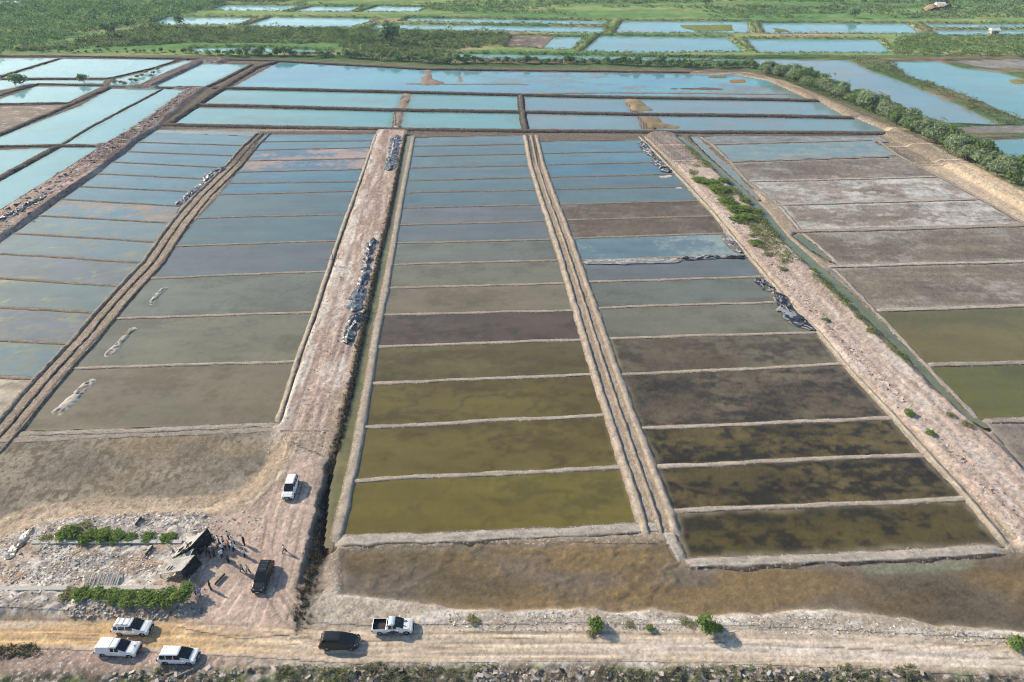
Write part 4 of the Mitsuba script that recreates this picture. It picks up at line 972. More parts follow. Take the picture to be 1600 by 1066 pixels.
def tufts(pts, hh, w, blades, ca, cb, seed):
    r = np.random.default_rng(seed)
    n = len(pts)
    base = np.repeat(np.concatenate([pts, gzs(pts)[:, None] - .03], 1), blades, 0)
    m = n * blades
    base[:, :2] += r.normal(0, .13, (m, 2))
    a = r.uniform(0, 6.283, m)
    H_ = hh * r.uniform(.4, 1.2, m) * np.repeat(r.uniform(.5, 1.3, n), blades)
    side = np.stack([np.cos(a), np.sin(a), a * 0], 1) * (w * r.uniform(.6, 1.4, m))[:, None]
    lean = np.stack([np.cos(a + 1.57), np.sin(a + 1.57), a * 0], 1) * (H_ * r.uniform(.2, .9, m))[:, None]
    v = np.stack([base - side, base + side, base + lean + np.stack([a * 0, a * 0, H_], 1)], 1).reshape(-1, 3)
    t = np.repeat(r.uniform(0, .7, n), blades) + r.uniform(0, .3, m)
    return v, np.arange(m * 3).reshape(-1, 3), np.repeat(mixc(ca, cb, t), 3, 0)


p = np.stack([rng.uniform(-48, 50, 7500), rng.uniform(43.5, 49.0, 7500)], 1)
p = p[(nz(p[:, 0], p[:, 1], (3, 1.2), 110, 3) > .56) & (p[:, 1] < 47.4 + 1.3 * nz(p[:, 0], p[:, 1], 3, 111, 2))]
stuff('grass', 'rough green and olive grass on the bank along the bottom edge', 'grass', [tufts(p, .30, .06, 9, (.17, .18, .09), (.40, .40, .26), 9)], 'leaves')
p = scatter([(-64.3,50.96),(-59.58,51.13),(-57.79,49.41),(-63.06,48.99)], 260, rng)
stuff('grass', 'dark green grass patch at the left end of the road', 'grass', [tufts(p, .2, .06, 8, (.07, .09, .04), (.15, .16, .08), 10)], 'leaves')
line = shapely.LineString(BANK)
tt = rng.uniform(0, line.length, 2600)
p = shapely.get_coordinates(shapely.line_interpolate_point(line, tt)) + rng.normal(0, .55, (2600, 2))
stuff('dry_weeds', 'dark dry weeds on the steep bank beside the olive canal', 'weeds', [tufts(p, .5, .08, 6, (.05, .045, .03), (.17, .15, .10), 11)], 'leaves')

# ---------------------------------------------------------------- rubble, sheets, heaps, walls, sheds
def chips(pts, smin, smax, cols, seed, flat=.5, z=None):
    """Broken bits: each a skewed box."""
    r = np.random.default_rng(seed)
    n = len(pts)
    b = np.array([[x, y, zz] for x in (-1, 1) for y in (-1, 1) for zz in (-1, 1)], float)[None] * r.uniform(.55, 1.2, (n, 8, 1))
    s = (smin + (smax - smin) * r.random(n) ** 2.5)[:, None, None] * .5
    b = b * s * np.stack([r.uniform(.5, 1.7, n), r.uniform(.5, 1.1, n), r.uniform(.3, 1.0, n) * flat], 1)[:, None]
    a, t = r.uniform(0, 6.283, n), r.normal(0, .25, n)
    ca, sa = np.cos(a)[:, None], np.sin(a)[:, None]
    zt = b[..., 2] + b[..., 0] * t[:, None]
    x, y = b[..., 0] * ca - b[..., 1] * sa, b[..., 0] * sa + b[..., 1] * ca
    base = gzs(pts) if z is None else np.full(n, z)
    v = np.stack([x + pts[:, :1], y + pts[:, 1:], zt + base[:, None] + .2 * s[:, 0] * flat], -1).reshape(-1, 3)
    q = np.array([[0, 1, 3], [0, 3, 2], [4, 6, 7], [4, 7, 5], [0, 4, 5], [0, 5, 1], [2, 3, 7], [2, 7, 6], [1, 5, 7], [1, 7, 3]])
    f = (q[None] + (np.arange(n) * 8)[:, None, None]).reshape(-1, 3)
    c = np.asarray(cols)[r.integers(0, len(cols), n)] * r.uniform(.75, 1.2, (n, 1))
    return v, f, np.repeat(c, 8, 0)


RUB = [S(236, 232, 228), S(226, 222, 216), S(210, 204, 198), S(200, 192, 182), S(176, 168, 160), S(140, 134, 130), S(190, 168, 146)]
rng = np.random.default_rng(12)
inner = [(-76.68,64.83),(-74.62,67.36),(-70.7,70.25),(-65.9,72),(-53.64,72.77),(-45.83,72.77),(-43.3,69.76),(-45.73,65.06),(-45.57,60.19),(-52.43,59.88),(-69.91,59.88),(-75.15,59.88)]
p = scatter(inner, 6500, rng)
p = p[nz(p[:, 0], p[:, 1], (5, 3), 120, 2) > .36]
outer = scatter([(-72.33,55.71),(-41.98,55.52),(-40.81,59.16),(-36.16,69.76),(-39.25,73.54),(-58.88,73.54),(-71.5,71.62),(-78.66,65.06)], 1500, rng)
lower = scatter([(-58.98,55.9),(-52.62,56.67),(-41.66,56.87),(-40.3,55.52),(-45.77,54.57),(-57.52,54.76)], 900, rng)
stuff('rubble', 'pale broken rubble and debris strewn over the walled compound', 'rubble', [chips(p, .08, .42, RUB, 13, flat=.35), chips(outer, .1, .4, RUB, 14), chips(lower, .12, .5, RUB[2:], 16)], 'bits')
line = shapely.LineString(RIGHT_TRACK)
tt = rng.uniform(line.length * .25, line.length, 1500)
p = shapely.get_coordinates(shapely.line_interpolate_point(line, tt))
p = p + np.stack([rng.choice([-3.6, -2.6], 1500, p=[.7, .3]) + rng.normal(0, .6, 1500), rng.normal(0, .5, 1500)], 1)
stuff('stones', 'pink and white stones scattered along the stony pink track', 'stones', [chips(p, .10, .45, [S(214, 196, 188), S(190, 164, 154), S(160, 132, 124), S(226, 220, 214), S(120, 100, 94)], 17)], 'bits')
line = shapely.LineString(LEFT_TRACK2)
tt = rng.uniform(0, line.length, 1800)
p = shapely.get_coordinates(shapely.line_interpolate_point(line, tt)) + rng.normal(0, 3, (1800, 2))
stuff('stones', 'pale rubble scattered on the far left track between bright ponds', 'stones', [chips(p, .2, 1.1, [S(220, 214, 210), S(180, 166, 158), S(140, 126, 120), S(90, 80, 76)], 18)], 'bits')
line = shapely.LineString(CENTRE_TRACK)
tt = rng.uniform(0, line.length * .85, 2200)
p = shapely.get_coordinates(shapely.line_interpolate_point(line, tt)) + np.stack([rng.normal(0, 3.4, 2200), rng.normal(0, 1, 2200)], 1)
stuff('stones', 'small clods and stones on the rutted middle track', 'stones', [chips(p, .08, .34, [S(206, 190, 178), S(170, 150, 138), S(136, 120, 108), S(216, 208, 200)], 19)], 'bits')
p = np.stack([rng.uniform(-48, 50, 2600), rng.uniform(43.5, 47.8, 2600)], 1)
p = p[nz(p[:, 0], p[:, 1], (7, 2), 121, 2) > .42]
stuff('rubble', 'dark and pale broken debris in the bank along the bottom edge', 'rubble', [chips(p, .12, .6, [S(200, 190, 186), S(150, 140, 136), S(96, 90, 88), S(60, 56, 54), S(176, 164, 150)], 20)], 'bits')
p = scatter([(-8.4,55.52),(5.04,55.52),(25.01,54.76),(36.84,55.23),(52.66,53.37),(64.86,51.84),(64.14,50.7),(48.73,52.02),(24.53,52.73),(-8.19,52.91)], 2600, rng)
stuff('stones', 'white gravel and salt crumbs on the pale shore above the road', 'stones', [chips(p, .06, .26, [S(226, 222, 216), S(190, 182, 172), S(150, 142, 132)], 22)], 'bits')


def crumpled(name, label, path, width, seed, ca, cb, hgt=.55, cat='plastic sheet', z=None, group=None):
    """A heap of crumpled plastic sheet lying along a path."""
    line = shapely.LineString(path)
    L = line.length
    st = max(.16, L / 260)
    n, m = int(L / st) + 2, int(width / st) + 2
    t = np.linspace(0, L, n)
    p = shapely.get_coordinates(shapely.line_interpolate_point(line, t))
    d = np.gradient(p, axis=0)
    d /= np.linalg.norm(d, axis=1, keepdims=True)
    nr = np.stack([d[:, 1], -d[:, 0]], 1)
    k = np.linspace(-.5, .5, m)
    A, B = np.meshgrid(t, k * width, indexing='ij')
    w = width * (.55 + .75 * nz(t, t * 0, max(2, L / 9), seed, 2)) * np.clip(np.minimum(t, L - t) / (width * .5) + .25, 0, 1)
    off = k[None] * w[:, None] + .5 * (nz(A, B, 1.6, seed + 1, 2) - .5) + .25 * width * (nz(t, t * 0, 6, seed + 9, 2) - .5)[:, None]
    x, y = p[:, None, 0] + nr[:, None, 0] * off, p[:, None, 1] + nr[:, None, 1] * off
    f1 = 1 - np.abs(2 * nz(A, B, (3.4, 1.3), seed + 2, 2) - 1)
    f2 = 1 - np.abs(2 * nz(A + B * .7, B, (.7, .8), seed + 3, 2) - 1)
    env = np.clip(1.25 - np.abs(k[None]) * 2.2, .05, 1)
    bz = np.array([gz(*q) for q in p]) if z is None else np.full(n, z)
    zz = bz[:, None] + .05 + hgt * env * (.2 + .7 * f1**1.5 + .42 * f2**2) * (.4 + .9 * nz(A, B, 3.6, seed + 4, 2))
    v = np.stack([x, y, zz], -1).reshape(-1, 3)
    c = mixc(ca, cb, sst(.5, .62, nz(A, B, (1.0, .55), seed + 5, 3))).reshape(-1, 3)
    f = grid_faces(n, m)
    r = nz(A, B, (2.2, 1.2), seed + 6, 2).ravel()
    f = f[r[f].min(1) > .2]              # torn holes
    key = numbered(name)
    scene[key] = plyc(v, f, c, 'plastic_film')
    tag(key, label, cat, group)


BLK, SLV, BLU, PAL = (.018, .019, .022), (.22, .23, .25), (.05, .065, .085), (.40, .40, .39)
crumpled('plastic_sheet', 'crumpled dark plastic sheet at the far end of the middle track', [(-44.97,268.35),(-43.78,251.39),(-41.85,227.45)], 4.2, 31, BLK, SLV)
crumpled('plastic_sheet', 'small crumpled dark sheet, far piece of the middle track heap', [(-37.82,171.49),(-37.62,164.27),(-37.75,161.21)], 2.8, 32, BLK, SLV)
crumpled('plastic_sheet', 'long silver grey crumpled sheet on the middle track, second piece', [(-37.58,161.21),(-36.57,151.85),(-36.18,144.54)], 2.6, 33, BLK, SLV)
crumpled('plastic_sheet', 'smooth bluish grey plastic sheet lying along the middle track', [(-36.33,144.54),(-35.85,137.15),(-35.69,132.53)], 3.6, 34, BLU, (.12, .15, .18), hgt=.4)
crumpled('plastic_sheet', 'black crumpled sheet spread across the middle track, nearest heap', [(-32.17,131.41),(-34.26,130.3),(-35.19,127.05)], 3.6, 35, BLK, BLU, hgt=.7)
crumpled('plastic_sheet', 'black and silver sheet at the near end of the middle track heap', [(-34.66,128.66),(-34.85,123.93),(-34.49,119.43)], 2.8, 36, BLK, SLV, hgt=.6)
crumpled('plastic_sheet', 'crumpled silver sheet at the far end of the left column heap beside the double ditch', [(-100.02,232.74),(-101.63,226.16),(-101.43,218.66)], 4.2, 37, BLK, (.32, .32, .32), z=.02)
crumpled('plastic_sheet', 'crumpled silver and black sheet at the near end of the left column heap', [(-100.97,217.45),(-101.34,207.58),(-102.64,197.89)], 4.2, 38, BLK, (.34, .34, .35), z=.02)
crumpled('plastic_sheet', 'crumpled grey sheet in the top corner of the column left of the pink track', [(49.82,262.49),(50.44,251.39),(51.31,245.4)], 4.5, 39, BLK, (.36, .35, .33), z=.02)
crumpled('plastic_sheet', 'second grey crumpled sheet below the top corner heap', [(51.73,242.49),(52.09,236.84),(53.9,227.45)], 4.5, 40, BLK, (.34, .33, .32), z=.02)
crumpled('plastic_sheet', 'pale ribbed crumpled sheet at the right end of a pan beside the pink track', [(59.24,175.71),(59.92,169.03),(60.32,164.27)], 4.2, 41, (.12, .11, .10), (.34, .32, .30), z=.02, hgt=.4)
crumpled('plastic_sheet', 'long pale grey sheet laid across the column left of the pink track', [(18.15,158.61),(26.44,158.98),(34.77,159.35),(43.87,160.09)], 2.9, 42, (.22, .22, .21), (.36, .36, .35), z=.1, hgt=.3)
crumpled('plastic_sheet', 'dark end of the long sheet laid across the column, near the pink track', [(44.35,160.84),(53.64,161.97),(61.02,161.97)], 2.3, 43, BLK, (.30, .30, .29), z=.1, hgt=.35)
crumpled('plastic_sheet', 'small dark heap of plastic at the upper end of the right hand heap', [(60.38,149.8),(61.14,147.14),(62.09,143.27)], 3.4, 44, BLK, SLV, z=.05)
crumpled('plastic_sheet', 'black heap of plastic in the middle of the right hand heap', [(61.89,142.64),(64.11,140.16),(63.2,134.81)], 4.2, 45, BLK, (.10, .10, .13), z=.05, hgt=.7)
crumpled('plastic_sheet', 'torn black and white plastic at the near end of the right hand heap', [(62.31,136.56),(63.94,129.48),(65.77,125.22)], 4.4, 46, BLK, (.24, .25, .27), z=.05)
crumpled('plastic_sheet', 'dark plastic sheet on the far left rubble track at the left edge', [(-145.71,202.64),(-146.13,193.31),(-147.21,182.8),(-146.98,174)], 2.6, 47, BLK, SLV)
crumpled('plastic_sheet', 'dark crumpled sheet lying on the left slope of the rubble compound', [(-70.92,69.72),(-71,67.32),(-70.93,63.89)], 1.9, 48, (.025, .025, .03), (.10, .10, .11), hgt=.16)


def heap(name, label, path, width, seed):
    """A long low heap of pale salty mud in a pan."""
    line = shapely.LineString(path)
    L = line.length
    n, m = int(L / .22), int(width / .2)
    t, k = np.linspace(0, L, n), np.linspace(-.5, .5, m)
    p = shapely.get_coordinates(shapely.line_interpolate_point(line, t))
    d = np.gradient(p, axis=0)
    d /= np.linalg.norm(d, axis=1, keepdims=True)
    A, B = np.meshgrid(t, k, indexing='ij')
    w = width * (.5 + .7 * nz(t, t * 0, 4, seed, 2))
    off = B * w[:, None] + .6 * (nz(t, t * 0, 5, seed + 1, 2) - .5)[:, None]
    r = 1 - np.abs(2 * nz(A, B * width, (1.3, 1.0), seed + 2, 3) - 1)
    env = (1 - (2 * np.abs(B)) ** 2) * np.clip(np.minimum(A, L - A) / 1.6, 0, 1)
    z = -.12 + env * (.13 + .34 * sst(.35, .95, r))
    v = np.stack([p[:, None, 0] + d[:, None, 1] * off, p[:, None, 1] - d[:, None, 0] * off, z], -1).reshape(-1, 3)
    c = mixc(S(150, 142, 130), S(204, 198, 188), sst(.5, .9, r)).reshape(-1, 3)
    key = numbered(name)
    scene[key] = mikit.ply((v, grid_faces(n, m)), 'soil', smooth=True, color=c, uv=np.full((len(v), 2), .4))
    tag(key, label, 'mud heap')


heap('mud_heap', 'nearest pale mud heap lying in the second column of pans from the left', [(-81.9,108.5),(-82.42,103.35),(-83.07,96.3)], 3.4, 51)
heap('mud_heap', 'middle pale mud heap lying in the second column of pans from the left', [(-82.68,127.59),(-83.04,121.9),(-83.22,115.16)], 2.6, 52)
heap('mud_heap', 'farthest pale mud heap lying in the second column of pans from the left', [(-83.5,146.16),(-83.88,142.02),(-83.58,136.56)], 2.6, 53)


def islet(label, poly, ca, cb, seed, hgt=.4):
    p = np.array(poly)
    s = max(.5, p[:, 1].min() * .0032)
    gx, gy = np.meshgrid(np.arange(p[:, 0].min() - 2, p[:, 0].max() + 2, s), np.arange(p[:, 1].min() - 4, p[:, 1].max() + 4, s * 2))
    d = -poly_dist(gx, gy, p) + 2.2 * (nz(gx, gy, (5, 7), seed, 3) - .5)
    z = -.12 + np.clip(d, -.3, 3) * .22 * (.5 + nz(gx, gy, 3, seed + 1, 2)) * hgt / .4
    c = mixc(ca, cb, nz(gx, gy, (3, 5), seed + 2, 3)).reshape(-1, 3)
    f = grid_faces(*gx.shape)
    f = f[(d.ravel()[f] > -.4).all(1)]
    v = np.stack([gx, gy, z], -1).reshape(-1, 3)
    key = numbered('mud_islet')
    scene[key] = mikit.ply((v, f[:, ::-1]), 'soil', smooth=True, color=c, uv=np.full((len(v), 2), .4))
    tag(key, label, kind='structure')


MA, MB = S(176, 160, 150), S(140, 124, 112)
islet('bare mud bar across the second row of the large block', [(-52.35,340.44),(-47.88,339.17),(-47.11,309.76),(-51.24,310.85)], MA, MB, 61)
islet('bare mud bar across the third row of the large block', [(-51.62,307.59),(-47.25,306.52),(-45.79,285.41),(-49.63,286.36)], MA, MB, 62)
islet('left mud spit in the wide pale pond of the large block', [(-48.17,396.01),(-44.14,394.34),(-41.43,373.79),(-33.47,362.06),(-36.54,356.44),(-46.79,356.44)], MA, MB, 63, .4)
islet('right mud spit in the wide pale pond of the large block', [(-29.21,391.05),(-27.37,389.43),(-23.88,364.93),(-28.69,363.49)], MA, MB, 64, .2)
islet('mud islet with yellow weeds in the second row of the large block', [(52.38,331.68),(59.82,329.25),(61.27,316.4),(64.79,308.67),(51.88,305.46)], S(176, 160, 130), S(120, 108, 84), 65)
islet('mud islet with yellow weeds in the third row of the large block', [(54.27,299.2),(63,297.16),(63.17,289.24),(69.74,283.53),(67.15,279.83),(54.66,279.83)], S(166, 150, 120), S(120, 106, 88), 66)
islet('thin brown shoal in the wide pale pond, right part', [(50.42,349.62),(95.5,353.68),(119.35,348.28),(93.6,345.63)], S(120, 108, 96), S(104, 94, 86), 67, .15)
islet('orange brown shoal at the right end of the wide pale pond', [(111.14,370.8),(123.19,372.29),(120.87,362.06),(109.07,359.23)], S(170, 136, 84), S(140, 116, 80), 68, .15)
islet('olive shoal near the right end of the wide pale pond', [(101.68,379.91),(116.51,378.36),(112.8,370.8),(101.22,372.29)], S(110, 114, 74), S(128, 120, 84), 69, .15)
islet('small bank of weed in the large blue pond beyond the tree row', [(177.21,345.63),(179.68,346.95),(180.57,334.14),(177.57,332.91)], S(130, 136, 84), S(108, 116, 70), 70, .3)
islet('second bank of weed in the large blue pond beyond the tree row', [(183.95,305.46),(185.65,303.34),(185.75,291.18),(182.52,291.18)], S(130, 136, 84), S(108, 116, 70), 71, .3)
islet('round mud bank in the large blue pond beyond the tree row', [(172.57,387.81),(176.37,387.81),(171.62,376.83),(169.2,378.36)], S(130, 120, 100), S(110, 106, 84), 72, .3)
islet('raft of yellow green weed in the far pond', [(123.12,551.17),(164.2,554.21),(157.81,522.33),(130.13,519.6),(121.95,536.39)], S(140, 150, 84), S(110, 128, 72), 73, .2)
islet('raft of weed at the left end of the far pond', [(188.01,539.29),(196.7,530.69),(196.51,516.89),(182.21,516.89)], S(130, 140, 84), S(110, 120, 72), 74, .2)
islet('straw coloured weed bank at the right edge', [(255.47,370.8),(280.67,373.79),(269.21,356.44),(252.34,359.23)], S(150, 148, 96), S(124, 124, 80), 75, .3)

WH, WG = S(226, 224, 220), S(190, 184, 176)
islet('white salt crust at the right end of a pan beside the pink track, farthest', [(47.76,224.88),(54.52,226.16),(55.07,222.36),(49.14,220.5)], WH, WG, 80, .2)
islet('white salt crust at the right end of a pan beside the pink track, second', [(50.14,214.47),(56.11,215.06),(56.2,211.56),(50.3,210.98)], WH, WG, 81, .2)
islet('white salt crust at the right end of a pan beside the pink track, nearest', [(53.75,197.37),(58.37,197.89),(58.57,193.81),(53.07,193.31)], WH, WG, 82, .2)
# compound walls, poles, planks
for a, b, lab in [((-69.31,66.97), (-47.76,67.08), 'upper low concrete wall of the ruined compound behind the bushes'), ((-76.69,58.71), (-45.92,58.91), 'lower low concrete wall of the ruined compound')]:
    za = max(gz(*a), gz(*b))
    key = numbered('low_wall')
    L = math.hypot(b[0] - a[0], b[1] - a[1])
    n = int(L / 3.1)
    for i in range(n):      # cast in bays, each a little off the next
        p0, p1 = np.array(a) + (np.array(b) - a) * (i / n), np.array(a) + (np.array(b) - a) * ((i + .992) / n)
        z = .5 * (gz(*p0) + gz(*p1)) + .12 + .05 * math.sin(i * 2.3)
        put('panel', beam([p0[0], p0[1] + .03 * math.sin(i * 1.7), z], [p1[0], p1[1], z], .2, .62), 'old_concrete', key)
    tag(key, lab, 'wall')
key = numbered('pole_stack')
r = np.random.default_rng(33)
for i in range(30):
    a = (-57.71,58.96)
    b = (-53.32,59.17)
    u = i / 29
    x, y = a[0] + (b[0] - a[0]) * u, a[1] + (b[1] - a[1]) * u
    z = gz(x, y + 1) + .22
    put('pole', rod([x, y + r.normal(0, .1), z], [x - .35 + r.normal(0, .06), y + 2.1 + r.normal(0, .2), z + .1 + r.normal(0, .03)], .05 + .02 * r.random(), 6), mat(f'pole_{i % 3}', np.array([.42, .40, .37]) * (.7 + .25 * (i % 3)), .9) if i < 3 else f'pole_{i % 3}', key)
tag(key, 'row of pale poles lying side by side inside the lower compound wall', 'pole stack')
for (a, b), lab in zip([[(-40.32,59.78),(-39.61,61.46)], [(-49.52,66.33),(-48.36,65.3)], [(-55.84,70.03),(-55.57,71.52)], [(-51.89,64.62),(-51.5,66.22)], [(-40.11,46.78),(-38.43,47.59)]],
                       ['thick dark plank lying beside the lower shed', 'pale short plank beside the upper shed', 'dark pole leaning in the rubble behind the upper bushes', 'dark plank stuck in the rubble near the sheds', 'grey broken board in the bank below the front vehicles']):
    key = numbered('plank')
    scene[key] = mikit.ply(beam([*a, gz(*a) + .25], [*b, gz(*b) + .25], .34, .12), 'dark_timber' if 'dark' in lab else 'grey_timber')
    tag(key, lab, 'plank')
# the wooden cross post on the bund
x, y = (-45.24,155.99)
key = numbered('cross_post')
put('post', rod([x, y, 0], [x - .05, y, 4.1], .09), 'dark_timber', key)
put('crossbar', rod([x - 1.8, y - .1, 2.2], [x + 1.8, y + .1, 2.5], .06), 'dark_timber', key)
put('brace', rod([x, y - .1, 1.2], [x + .9, y, 2.35], .05), 'dark_timber', key)
tag(key, 'dark wooden cross post on the bund left of the middle track', 'post')
x, y = (-33.28,136.86)
# weeds washed up in the middle pan
scene['thatch'] = {'type': 'bumpmap', 'arbitrary': mikit.proc(lambda p, n, uv: mikit.fbm(p.x * 9, p.y * 3, p.z * 9, 2) * .03, eps=.02),
                   'bsdf': {'type': 'twosided', 'bsdf': {'type': 'diffuse', 'reflectance': mikit.proc(lambda p, n, uv: mikit.mix([.30, .29, .27], [.52, .51, .48], mikit.fbm(p.x * 2.2, p.y * 1.1, p.z * 3, 3)))}}}
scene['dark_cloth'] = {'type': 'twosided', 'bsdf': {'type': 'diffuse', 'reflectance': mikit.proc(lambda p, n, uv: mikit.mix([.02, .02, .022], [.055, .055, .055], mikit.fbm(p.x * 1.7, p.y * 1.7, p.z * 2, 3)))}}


def panel(p0, p1, p2, p3, t, seed, n=10, sag=.12):
    """A sagging roof sheet of real thickness over four corners."""
    a, b = np.meshgrid(np.linspace(0, 1, n), np.linspace(0, 1, n), indexing='ij')
    p0, p1, p2, p3 = (np.array(q, float) for q in (p0, p1, p2, p3))
    v = p0 * ((1 - a) * (1 - b))[..., None] + p1 * (a * (1 - b))[..., None] + p2 * (a * b)[..., None] + p3 * ((1 - a) * b)[..., None]
    v[..., 2] -= sag * np.sin(a * 3.14) * np.sin(b * 3.14) + .12 * (nz(a * 6, b * 6, 1, seed, 2) - .5)
    f = grid_faces(n, n)
    v = v.reshape(-1, 3)
    low = v - [0, 0, t]
    k = n * n
    e = [i * n for i in range(n)] + [(n - 1) * n + i for i in range(1, n)] + [i * n + n - 1 for i in range(n - 2, -1, -1)] + [i for i in range(n - 2, 0, -1)]
    s = [[e[i], e[(i + 1) % len(e)], e[(i + 1) % len(e)] + k] for i in range(len(e))] + [[e[i], e[(i + 1) % len(e)] + k, e[i] + k] for i in range(len(e))]
    return trimesh.Trimesh(np.vstack([v, low]), np.vstack([f, f[:, ::-1] + k, s]), process=False)


# upper shed: a tall lean-to of thatch, open and dark towards the people
x, y = (-45.2,64.79)
g = .55
key = numbered('shed')
put('roof', panel([x + .5, y - .2, g + 2.5], [x + 1.6, y + 2.6, g + 2.6], [x - 1.9, y + 2.4, g + .5], [x - 2.9, y - .8, g + .4], .1, 71), 'thatch', key)
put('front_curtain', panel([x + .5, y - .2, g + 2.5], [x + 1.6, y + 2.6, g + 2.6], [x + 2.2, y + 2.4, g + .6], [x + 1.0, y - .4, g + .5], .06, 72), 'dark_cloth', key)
for q in ((x + .5, y - .2, 2.5), (x + 1.6, y + 2.5, 2.6), (x + 2.3, y + 2.4, 1.4), (x + 1.1, y - .4, 1.4)):
    put('post', rod([q[0], q[1], 0], [q[0], q[1], g + q[2] - .1], .06), 'dark_timber', key)
put('awning', panel([x - 2.2, y - 1.1, g + .7], [x + .7, y - .5, g + 2.1], [x + .2, y - 1.9, g + 1.3], [x - 2.4, y - 2.2, g + .5], .08, 73), 'thatch', key)
put('ridge_beam', rod([x + .4, y - .5, g + 2.55], [x + 1.7, y + 2.9, g + 2.7], .07), 'dark_timber', key)
r = np.random.default_rng(91)
for k in range(9):
    a = r.uniform(0, 1, 4)
    put('loose_pole', rod([x - 2.6 + 3 * a[0], y - 2.2 + 4.4 * a[1], g + .3 + .8 * a[2]], [x - 1.0 + 3.2 * a[3], y - 1.8 + 4.6 * a[0], g + .5 + 2.0 * a[1]], .045), 'grey_timber' if k % 2 else 'dark_timber', key)
for k in range(4):
    a = r.uniform(-1, 1, 3)
    put('rag', panel([x - 1 + a[0], y - .6 + a[1], g + 1.5 + .3 * a[2]], [x - .3 + a[0], y - .3 + a[1], g + 1.9 + .3 * a[2]], [x - .4 + a[0], y + .5 + a[1], g + 1.75 + .3 * a[2]], [x - 1.2 + a[0], y + .3 + a[1], g + 1.3 + .3 * a[2]], .03, 92 + k, n=6), 'dark_cloth', key)
tag(key, 'tall ruined thatched shed with a dark open front facing the crowd', 'shed')
# lower shed: a slab-like grey roof on posts with dark slits
x, y = (-45.86,61.51)
key = numbered('shed')
c0, c1, c2, c3 = [x - 2.2, y - .7, g + 1.0], [x - 1.5, y + 1.6, g + 1.3], [x + 1.9, y + 1.7, g + 2.1], [x + 1.0, y - .8, g + 1.9]
put('roof', panel(c0, c1, c2, c3, .1, 75, sag=.05), 'thatch', key)
for c in (c0, c1, c2, c3):
    put('post', rod([c[0], c[1], 0], [c[0], c[1], c[2] - .05], .06), 'dark_timber', key)
for k in range(2):
    put('roof_slit', beam([x - 1.35 + .45 * k, y - .3, g + 1.40 + .11 * k], [x - 1.05 + .45 * k, y + .25, g + 1.52 + .11 * k], .16, .03), 'dark_cloth', key)
put('side_sheet', panel([c2[0], c2[1], c2[2] - .2], [c3[0], c3[1], c3[2] - .2], [c3[0] + .5, c3[1] - .1, g + .2], [c2[0] + .6, c2[1], g + .3], .05, 76), 'dark_cloth', key)
for k in range(5):
    put('fallen_pole', rod([x + 1.2 + .35 * k, y + .2 - .1 * k, g + .25], [x + 1.9 + .3 * k, y - 1.7 - .1 * k, g + .5], .05), 'grey_timber', key)
tag(key, 'low ruined shed with a slanting grey roof slab and two dark slits', 'shed')

# far hut and farmhouse
mat('white_roof', (.72, .72, .7), .6)
mat('tan_wall', (.42, .33, .24), .9)
mat('red_roof', (.34, .24, .2), .8)
for px, lab, roof, s in [((332.69,511.55), 'tiny white roofed hut on the bank of the distant pond at upper right', 'white_roof', 1.25), ((354.6,626.08), 'small pale roofed farmhouse among trees at the top right', 'white_roof', 1.6)]:
    x, y = px
    g = gz(x, y)
    key = numbered('hut')
    put('wall', box(x - 2 * s, x + 2 * s, y - 1.5 * s, y + 1.5 * s, g - .3, g + 2.2 * s), 'tan_wall', key)
    put('roof', trimesh.convex.convex_hull(np.array([[x + sx * 2.5 * s, y + sy * 2 * s, g + 2.2 * s] for sx in (-1, 1) for sy in (-1, 1)] + [[x + sx * 2.4 * s, y, g + 3.5 * s] for sx in (-1, 1)])), roof, key)
    put('door', box(x - .4 * s, x + .4 * s, y - 1.55 * s, y - 1.5 * s - .003, g, g + 1.8 * s), 'dark_timber', key)
    put('window', box(x + .9 * s, x + 1.5 * s, y - 1.54 * s, y - 1.5 * s - .003, g + .9 * s, g + 1.5 * s), 'dark_cloth', key)
    tag(key, lab, 'hut')
islet('bare tan yard in front of the far farmhouse', [(342.69,629.93),(371.58,633.83),(360.21,614.79),(338,618.51)], S(200, 170, 140), S(180, 150, 124), 77, 3.0)

# ---------------------------------------------------------------- vehicles: nose towards +x, wheels on z = 0
def ball(p, r, n=10):
    return m3.Manifold.sphere(r, n).translate(list(map(float, p)))


def hullb(pts, r):
    return m3.Manifold.batch_hull([ball(p, r) for p in pts])


def mbox(x0, x1, y0, y1, z0, z1):
    return m3.Manifold.cube([x1 - x0, y1 - y0, z1 - z0]).translate([x0, y0, z0])


def cyl_y(x, y0, y1, z, r, n=20):
    return m3.Manifold.cylinder(y1 - y0, r, r, n).rotate([-90, 0, 0]).translate([x, y0, z])


def tm(m):
    q = m.to_mesh()
    return trimesh.Trimesh(q.vert_properties[:, :3], q.tri_verts, process=False)


mat('white_paint', (.78, .79, .79), .22, coat=.6)
mat('black_paint', (.012, .013, .015), .18, coat=.8)


def dusty(paint, dust):
    # road dust thrown up the lower flanks
    return mikit.proc(lambda p, n, uv: mikit.mix(paint, dust, mikit.smoothstep(1.5, .65, p.z + .35 * (mikit.fbm(p.x * 2.1, p.y * 2.1, p.z * 2.1, 3) - .5)) * (.35 + .4 * mikit.fbm(p.x * 5, p.y * 5, p.z * 5, 2))))


